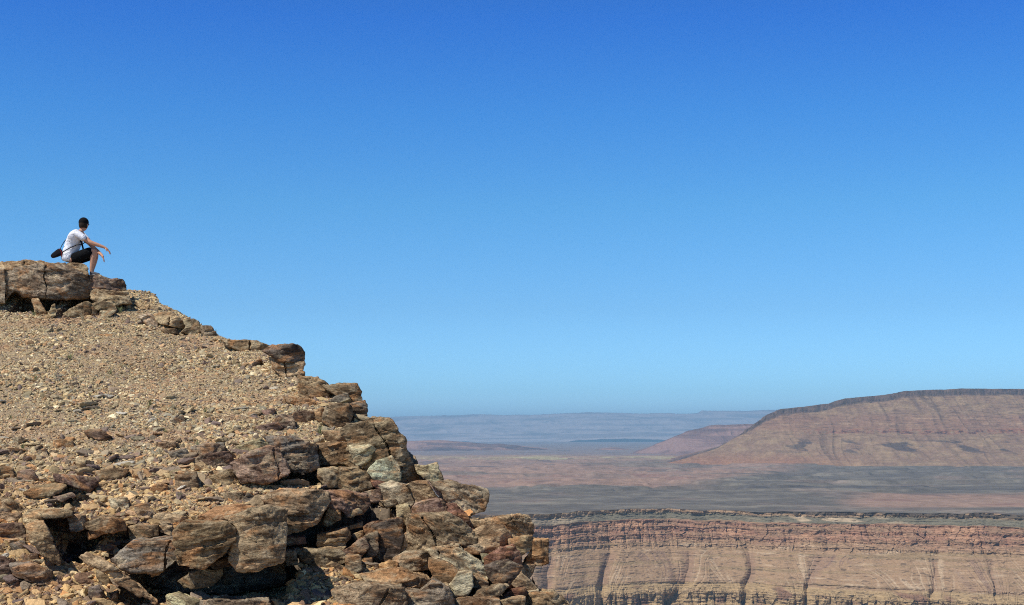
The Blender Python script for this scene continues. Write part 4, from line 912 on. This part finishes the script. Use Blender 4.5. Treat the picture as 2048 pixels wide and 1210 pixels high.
def build_gravel(name, n, med, sig, lo, hi, seed, sub, label, ledge=False, **kw):
    rg = np.random.RandomState(seed)
    q = scatter_points(n, rg, **kw); x, y = q[:, 0], q[:, 1]
    # finer and denser towards the far end, coarser in the ledge country near by
    coarse = 0.66 + 0.36 * sstep(22, 15, y) + 0.65 * fbm(stack(x * .7, y * .7, 5.0), 3)
    sz = np.clip(med * np.exp(sig * rg.normal(size=n)) * np.clip(coarse, .5, 1.6), lo, hi)
    z = ground_z(x, y) + sz * rg.uniform(-.08, .12, n)
    R = rot(rg.uniform(0, 6.28, n), SLOPE + rg.normal(size=n) * .45, rg.normal(size=n) * .45)
    col = PAL[rg.randint(0, len(PAL), n)] * rg.uniform(.66, 1.32, (n, 1)) * (1.14, 1.11, 1.02)
    col = col * (1 + .22 * fbm(stack(x * .45, y * .8, 71.0), 3)[:, None])
    zone = fbm(stack(x * .55, y * 1.1, 11.0), 3)
    col = mixc(col, np.array((.40, .235, .135)) * rg.uniform(.8, 1.2, (n, 1)), sstep(.12, .35, zone) * .45)
    col = mixc(col, np.array((.17, .125, .11)) * rg.uniform(.7, 1.2, (n, 1)), (rg.uniform(size=n) < .10 + .22 * sstep(19, 15, y)) * .85)
    if ledge: col = np.array([COLS[k] for k in ('brown', 'tan', 'purple', 'olive', 'orange', 'grey', 'tan')])[rg.randint(0, 7, n)] * rg.uniform(.7, 1.2, (n, 1))
    col = col * mixc(np.ones((n, 3)), np.array((1.05, .93, .78)), sstep(19.5, 16, y) * .9)
    V = []; Fc = []; Cc = []; base = 0; kind = rg.randint(0, 10, n)
    for k in range(10):
        p, f = stone_shape(100 + k, sub, .5)
        m = kind == k; c = m.sum()
        vv = np.einsum('nij,vj->nvi', R[m] * sz[m][:, None, None], p) + np.stack([x[m], y[m], z[m]], 1)[:, None, :]
        V.append(vv.reshape(-1, 3)); Fc.append((f[None] + (np.arange(c) * len(p))[:, None, None] + base).reshape(-1, 3)); Cc.append(np.repeat(col[m], len(p), 0)); base += c * len(p)
    o = link(name, mesh_np(name, np.concatenate(V), np.concatenate(Fc), np.concatenate(Cc)), M_GRAVEL)
    tag(o, label, 'gravel', kind='stuff')
build_gravel('gravel', 125000, .021, .42, .009, .06, 5, 0, 'fine tan and grey stone chips covering the slope')
build_gravel('broken_rubble', 1300, .055, .40, .03, .13, 16, 3, 'broken blocks and plates strewn between the ledges', ylo=14.0, yhi=19.5, ledge=True)
build_gravel('rubble', 24000, .036, .42, .016, .09, 6, 1, 'coarse angular rubble lying over the slope')

def build_loose():
    rg = np.random.RandomState(77)
    protos = [mesh_np('loose_stone', *stone_shape(400 + k, 3, .36, .07), None, False) for k in range(14)]
    for me in protos: me.materials.append(M_STONE)
    for (nm, n, lo, hi, ylo, yhi, label, grp) in LOOSE:
        q = scatter_points(n, rg, ylo, yhi, -0.98, .1)
        for i in range(n):
            x, y = q[i]; s = rg.uniform(lo, hi)
            o = bpy.data.objects.new(nm, protos[rg.randint(14)]); COL.objects.link(o)
            z = float(ground_z(np.array([x]), np.array([y]))[0])
            o.location = (x, y, z + s * .12); o.scale = (s, s * rg.uniform(.7, 1.1), s * rg.uniform(.7, 1.3))
            o.rotation_euler = (SLOPE + rg.normal() * .18, rg.normal() * .18, rg.uniform(0, 6.28))
            c = LCOL[nm][rg.randint(len(LCOL[nm]))] * rg.uniform(.8, 1.15); o.color = (*c, 1)
            tag(o, label, 'stone', grp)
LCOL = {'loose_stone': PAL[[0, 1, 2, 3, 5, 7]], 'flat_stone': np.array([(.21, .15, .12), (.25, .19, .135), (.30, .22, .14), (.18, .13, .11)]), 'pale_stone': np.array([(.5, .45, .36), (.46, .4, .3)])}
LOOSE = [('loose_stone', 90, .07, .14, 14.5, 21.5, 'fist to head sized tan stone lying loose among the slope gravel', 'loose tan stones on the slope'),
         ('flat_stone', 90, .07, .17, 14.3, 19.0, 'flat dark brown or purplish stone lying on the lower slope rubble', 'flat dark stones on the lower slope'),
         ('pale_stone', 24, .06, .12, 14.5, 23, 'pale grey stone lying loose on the slope', 'pale stones on the slope')]
build_loose()

# ---------------------------------------------------------------- person
def plain_mat(name, col, rough=.8, node=None):
    m, n, b = new_mat(name, rough); g = NG(n)
    tx = g('TexCoord'); no = g('TexNoise', i_Scale=30.0, i_Detail=3.0); g.l(tx.outputs['Object'], no.inputs['Vector'])
    r = ramp(n, [(.3, tuple(c * .85 for c in col)), (.7, tuple(min(1, c * 1.12) for c in col))]); g.l(no.outputs[0], r.inputs[0])
    out = r.outputs[0]
    if node == 'dots':
        v = g('TexVoronoi', i_Scale=16.0); g.l(tx.outputs['Object'], v.inputs['Vector'])
        rr = ramp(n, [(.15, (.12, .13, .22)), (.20, (1, 1, 1))]); g.l(v.outputs['Distance'], rr.inputs[0])
        mx = g('Mix', data_type='RGBA', blend_type='MULTIPLY'); mx.inputs[0].default_value = .8
        g.l(out, mx.inputs[6]); g.l(rr.outputs[0], mx.inputs[7]); out = mx.outputs[2]
    if node in ('dots', 'cloth'):
        w = g('TexNoise', i_Scale=9.0, i_Detail=3.0, i_Distortion=1.2); g.l(tx.outputs['Object'], w.inputs['Vector'])
        bp = g('Bump', i_Strength=.8); bp.inputs['Distance'].default_value = .03; g.l(w.outputs[0], bp.inputs['Height']); g.l(bp.outputs[0], b.inputs['Normal'])
    g.l(out, b.inputs['Base Color']); return m
SKIN = plain_mat('skin', (.58, .31, .20), .55); HAIR = plain_mat('dark_hair', (.03, .02, .014)); SHIRT = plain_mat('printed_shirt', (.80, .80, .84), .9, 'dots')
BLACK = plain_mat('black_cloth', (.005, .005, .006), .95, 'cloth'); CAPM = plain_mat('cap_cloth', (.006, .006, .007), .9); SHOE = plain_mat('shoe_fabric', (.10, .10, .11), .8)
SOLE = plain_mat('rubber_sole', (.45, .42, .38), .7); BAGM = plain_mat('bag_nylon', (.010, .010, .012), .8); GLASS = plain_mat('dark_lens', (.012, .012, .012), .15); RED = plain_mat('red_trim', (.25, .02, .03), .7)
PD = 27.12
def pc(cx, cy, y=0.0):
    """a point of the figure: close-up crop coordinates, y = metres away from the viewer"""
    q = P(60 + cx / 5.5, 410 + cy / 5.5, PD); return np.array((q[0], PD + y, q[2]))
ORG = pc(440, 632)
def skinned(chains, sub=2, smooth=True):
    """chains: list of [(point, radius), ...]; a chain that starts at an existing point is welded to it"""
    me = bpy.data.meshes.new('s'); vs = []; rs = []; es = []; key = {}
    for ch in chains:
        prev = None
        for p, r in ch:
            r = (r, r) if not isinstance(r, tuple) else r
            k = tuple(np.round(p, 4))
            if k not in key: key[k] = len(vs); vs.append(tuple(np.array(p) - ORG)); rs.append(r)
            if prev is not None: es.append((prev, key[k]))
            prev = key[k]
    me.from_pydata(vs, es, [])
    o = bpy.data.objects.new('s', me); COL.objects.link(o)
    sk = o.modifiers.new('skin', 'SKIN'); sk.use_smooth_shade = True
    for i, r in enumerate(rs): me.skin_vertices[0].data[i].radius = r
    me.skin_vertices[0].data[0].use_root = True
    sb = o.modifiers.new('sub', 'SUBSURF'); sb.levels = sub; sb.render_levels = sub
    dg = bpy.context.evaluated_depsgraph_get(); dg.update()
    out = bpy.data.meshes.new_from_object(o.evaluated_get(dg)); bpy.data.objects.remove(o)
    return out
def join_meshes(name, mats, lst, mat, parent):
    import bmesh
    bm = bmesh.new()
    for m in lst: bm.from_mesh(m)
    me = bpy.data.meshes.new(name); bm.to_mesh(me); bm.free()
    for p in me.polygons: p.use_smooth = True
    me.materials.clear()
    return link(name, me, mat, parent)
def ellip(c, r, yaw=0, f=None, sub=3):
    v, fc = ico(sub); v = v.copy()
    if f is not None: v = f(v)
    v = v * r; cs, sn = cos(yaw), sin(yaw)
    v = np.stack([v[:, 0] * cs - v[:, 1] * sn, v[:, 0] * sn + v[:, 1] * cs, v[:, 2]], 1) + np.asarray(c) - ORG
    return mesh_np('e', v, fc, None, True)
person = bpy.data.objects.new('person', None); COL.objects.link(person); person.location = ORG
tag(person, 'man in black cap, white printed T-shirt and black shorts sitting on the high ledge', 'person')
HY = radians(80)                                     # the face is turned away to the right
HC = pc(588, 214, .02)
def headf(v):
    v = v.copy(); x, y, z = v[:, 0], v[:, 1], v[:, 2]
    jaw = sstep(-.1, -1, z); v[:, 1] *= 1 - .28 * jaw; v[:, 0] *= 1 - .10 * jaw; v[:, 0] += .10 * jaw
    nose = np.exp(-((y / .14) ** 2) - (((z + .12) / .20) ** 2)) * (x > 0); v[:, 0] += .20 * nose
    brow = np.exp(-((y / .5) ** 2) - (((z - .12) / .08) ** 2)) * (x > 0); v[:, 0] += .04 * brow
    for s in (-1, 1):
        eye = np.exp(-(((y - s * .36) / .16) ** 2) - (((z - .0) / .10) ** 2)) * (x > 0); v[:, 0] -= .08 * eye
    lip = np.exp(-((y / .26) ** 2) - (((z + .48) / .07) ** 2)) * (x > 0); v[:, 0] += .06 * lip
    return v
parts = [ellip(HC, (.098, .078, .122), HY, headf, 4)]
def hdir(a, b, c): return HC + np.array([a * cos(HY) - b * sin(HY), a * sin(HY) + b * cos(HY), c])
for s in (-1, 1): parts.append(ellip(hdir(-.008, s * .079, -.012), (.020, .008, .033), HY - s * .3, None, 2))
neck = pc(566, 282, .0); ch = pc(515, 340); mid = pc(478, 410); wst = pc(446, 512); pel = pc(438, 600)
shN, shF = pc(552, 328, -.165), pc(540, 322, .17)
elN, wrN, paN = pc(700, 428, -.20), pc(848, 478, -.15), pc(884, 510, -.14)
elF, wrF, paF = pc(680, 470, .22), pc(778, 548, .10), pc(792, 575, .08)
hpN, hpF = pc(462, 606, -.10), pc(462, 606, .10)
knN, anN = pc(735, 500, -.10), pc(688, 728, -.08)
knF, anF = pc(712, 520, .16), pc(660, 725, .12)
parts.append(skinned([[(pel, .085), (wst, .11), (mid, .135), (ch, .13), (neck, .055), (HC + (-.0, 0, -.05), .055)],
                      [(ch, .13), (shN, .058), ((shN + elN) / 2, .052), (elN, .044), ((elN * .65 + wrN * .35), .041), (wrN, .026), (paN, (.036, .022))],
                      [(ch, .13), (shF, .058), ((shF + elF) / 2, .047), (elF, .040), ((elF * .65 + wrF * .35), .040), (wrF, .026), (paF, (.036, .022))],
                      [(pel, .085), (hpN, .070), ((hpN + knN) / 2, .078), (knN, .064), (knN * .68 + anN * .32 + (-.015, 0, 0), .066), (anN, .036), (anN + (.02, 0, -.045), .036)],
                      [(pel, .085), (hpF, .070), ((hpF + knF) / 2, .078), (knF, .062), (knF * .68 + anF * .32 + (-.015, 0, 0), .066), (anF, .036), (anF + (.02, 0, -.045), .036)]]))
def hand(w, p, down, side, sp):
    """five fingers from the palm, curled and hanging"""
    d = (p - w) / np.linalg.norm(p - w); s = np.asarray(side, float)
    for k, (off, L) in enumerate(((-.027, .072), (-.009, .082), (.009, .076), (.026, .060))):
        b0 = p + s * off - d * .012; b1 = p + s * off * 1.15 + d * L * .42 + (0, 0, -.006); b2 = b1 + (d * .45 + down * .75) * L * .34; b3 = b2 + (d * -.05 + down) * L * .30
        parts.append(skinned([[(b0, .0098), (b1, .0092), (b2, .0084), (b3, .0070)]], 1))
    t0 = w + d * .022 - s * .026; t1 = t0 - s * .022 + d * .026 + down * .012; t2 = t1 + d * .024 + down * .020
    parts.append(skinned([[(t0, .0135), (t1, .0115), (t2, .0090)]], 1))
hand(wrN, paN, np.array([.12, 0, -1.0]), (.0, 1, .1), 1); hand(wrF, paF, np.array([.1, 0, -1.0]), (.1, -1, .1), 1)
body = join_meshes('body', None, parts, SKIN, person)
# shirt, hanging a little loose over the waist
sv = skinned([[(pc(422, 634), .130), (pc(430, 590), .160), (wst, .147), (mid, .156), (ch, .148), (pc(545, 302), .10), (pc(556, 290), .072)],
              [(ch, .148), (shN, .074), (shN * .30 + elN * .70 + (0, 0, -.004), .070)], [(ch, .148), (shF, .074), (shF * .45 + elF * .55, .066)]])
v = np.empty(len(sv.vertices) * 3); sv.vertices.foreach_get('co', v); v = v.reshape(-1, 3)
nv = np.empty(len(sv.vertices) * 3); sv.vertices.foreach_get('normal', nv); nv = nv.reshape(-1, 3)
v = v + nv * (.012 * fbm(v * (9, 9, 6) + 3, 3) + .006 * fbm(v * (22, 22, 14) + 8, 2))[:, None]; v[:, 1] *= 1.22
sv.vertices.foreach_set('co', v.ravel()); join_meshes('shirt', None, [sv], SHIRT, person)
sh = skinned([[(pc(432, 582), .140), (pc(470, 592, 0), .130)], [(pc(470, 592, 0), .130), (hpN + (.02, 0, 0), .102), ((hpN + knN) / 2, .108), (hpN * .2 + knN * .8, .096), (hpN * .1 + knN * .9, .088)],
              [(pc(470, 592, 0), .130), (hpF + (.02, 0, 0), .102), ((hpF + knF) / 2, .108), (hpF * .2 + knF * .8, .096), (hpF * .1 + knF * .9, .088)]])
join_meshes('shorts', None, [sh], BLACK, person)
join_meshes('hair', None, [ellip(hdir(-.012, 0, .002), (.102, .086, .118), HY, lambda v: np.stack([np.minimum(v[:, 0], .22 + .25 * (v[:, 2] > .35)), v[:, 1], np.maximum(v[:, 2], -.62)], 1))], HAIR, person)
cp = [ellip(hdir(-.006, 0, .042), (.108, .092, .098), HY, lambda v: np.stack([v[:, 0], v[:, 1], np.maximum(v[:, 2], -.28)], 1), 4)]
cp.append(ellip(hdir(.095, 0, .018), (.060, .062, .012), HY, lambda v: np.stack([v[:, 0], v[:, 1], v[:, 2] - .8 * v[:, 0] ** 2], 1)))
join_meshes('cap', None, cp, CAPM, person)
gl = [ellip(hdir(.088, s * .034, .004), (.010, .027, .019), HY + s * .25, None, 2) for s in (-1, 1)] + [skinned([[(hdir(.084, s * .06, .008), .004), (hdir(.03, s * .083, .008), .003), (hdir(-.02, s * .085, .002), .003)]], 1) for s in (-1, 1)]
join_meshes('sunglasses', None, gl, GLASS, person)
for an, yy in ((anN, -1), (anF, 1)):
    b = an + (0, 0, -.045)
    shoe = join_meshes('shoe', None, [skinned([[(b + (-.035, 0, -.002), .042), (b + (.02, 0, -.002), .044), (b + (.09, 0, -.016), (.044, .032)), (b + (.165, 0, -.024), (.040, .024))]])], SHOE, person)
    join_meshes('sole', None, [skinned([[(b + (-.05, 0, -.038), (.042, .012)), (b + (.06, 0, -.040), (.045, .012)), (b + (.185, 0, -.044), (.040, .012))]])], SOLE, shoe)
# camera bag hanging behind the back
bag = bpy.data.objects.new('camera_bag', None); COL.objects.link(bag); bag.location = ORG
tag(bag, 'black holster camera bag hanging on a strap behind the seated man', 'bag')
v, f = ico(4)
v = np.sign(v) * np.abs(v) ** .55                        # a rounded box that narrows to the lens end
t = (v[:, 0] + 1) / 2
v = v * np.stack([np.full(len(v), .118), .045 + .032 * t, .040 + .036 * t], 1); a = radians(30)
v = np.stack([v[:, 0] * cos(a) - v[:, 2] * sin(a), v[:, 1], v[:, 0] * sin(a) + v[:, 2] * cos(a)], 1) + pc(312, 545, -.10) - ORG
join_meshes('pouch', None, [mesh_np('b', v, f, None, True)], BAGM, bag)
join_meshes('trim', None, [skinned([[(pc(352, 492, -.165), .006), (pc(378, 530, -.17), .006), (pc(372, 585, -.165), .006)]], 1)], RED, bag)
def strap(pts, w, t):
    """flat band along a path"""
    p = [np.array(q) for q in pts]; vv = []; ff = []
    for i, q in enumerate(p):
        d = p[min(i + 1, len(p) - 1)] - p[max(i - 1, 0)]; d /= np.linalg.norm(d)
        rad = q - (wst + ch) / 2; rad -= d * (rad @ d); rad /= max(np.linalg.norm(rad), 1e-6); s = np.cross(d, rad)
        for a, b in ((-1, -1), (1, -1), (1, 1), (-1, 1)): vv.append(q + s * w * a / 2 + rad * t * b / 2 - ORG)
    for i in range(len(p) - 1):
        for k in range(4): a = i * 4 + k; b = i * 4 + (k + 1) % 4; ff.append((a, b, b + 4, a + 4))
    ff += [(3, 2, 1, 0), tuple(len(vv) - 4 + k for k in range(4))]
    return mesh_np('st', np.array(vv), np.array(ff), None, False)
loop = [pc(345, 500, -.09), pc(352, 450, -.02), pc(368, 395, .06), pc(430, 318, .12), pc(505, 268, .12), pc(570, 290, .12), pc(600, 350, .08), pc(612, 410, -.02), pc(590, 445, -.13), pc(550, 455, -.205), pc(500, 478, -.225), pc(440, 508, -.215), pc(395, 530, -.18), pc(372, 545, -.13)]
join_meshes('strap', None, [strap(loop, .017, .005)], BAGM, bag)
join_meshes('strap', None, [strap([pc(575, 395, -.10), pc(590, 440, -.10), pc(600, 480, -.10), pc(608, 520, -.10)], .036, .010)], BAGM, bag)

# ---------------------------------------------------------------- sparse dry tufts
def build_tufts():
    rg = np.random.RandomState(5)
    m, n, b = new_mat('dry_grass', .9); g = NG(n); at = g('Attribute', attribute_name='col'); g.l(at.outputs['Color'], b.inputs['Base Color'])
    spots = [(45, 900), (320, 912), (175, 868), (250, 900), (330, 870), (95, 815), (180, 785), (300, 815), (430, 668), (442, 686), (240, 628), (12, 610), (68, 632), (165, 645), (12, 952), (38, 958), (460, 790), (120, 1000), (640, 872), (395, 900),
             (220, 740), (350, 745), (140, 720), (480, 735), (70, 760), (530, 830), (410, 835), (20, 840), (270, 690), (360, 1000)]
    for i, (px, py) in enumerate(spots):
        D = float(Dg(px, py)[0]); x = P(px, py, D)[0]; z = float(ground_z(np.array([x]), np.array([D]))[0])
        V = []; F = []; Cc = []; green = rg.uniform() < .55
        for k in range(26):
            a = rg.uniform(0, 6.28); L = rg.uniform(.05, .13); lean = rg.uniform(.1, .8); r0 = rg.uniform(0, .03)
            bx, by = r0 * cos(a), r0 * sin(a); w = .0028; pa = a + 1.57
            for s, tt in ((0, 1), (.5, .8), (1, .1)):
                cx = bx + cos(a) * lean * L * s * s; cy = by + sin(a) * lean * L * s * s; cz = L * s * (1 - .3 * lean * s)
                V += [(cx - cos(pa) * w * tt, cy - sin(pa) * w * tt, cz), (cx + cos(pa) * w * tt, cy + sin(pa) * w * tt, cz)]
            q = len(V) - 6; F += [(q, q + 1, q + 3, q + 2), (q + 2, q + 3, q + 5, q + 4)]
            c = np.array((.20, .22, .10) if green else (.50, .43, .27)) * rg.uniform(.7, 1.2); Cc += [c] * 6
        o = link('grass_tuft', mesh_np('grass_tuft', np.array(V), np.array(F), np.array(Cc)), m); o.location = (x, D, z + .02); s = rg.uniform(.7, 1.3); o.scale = (s, s, s)
        tag(o, 'tiny greenish grass tuft growing in the slope gravel' if green else 'tiny dry straw coloured grass tuft in the slope gravel', 'grass tuft', 'green tufts on the slope' if green else 'dry tufts on the slope')
build_tufts()
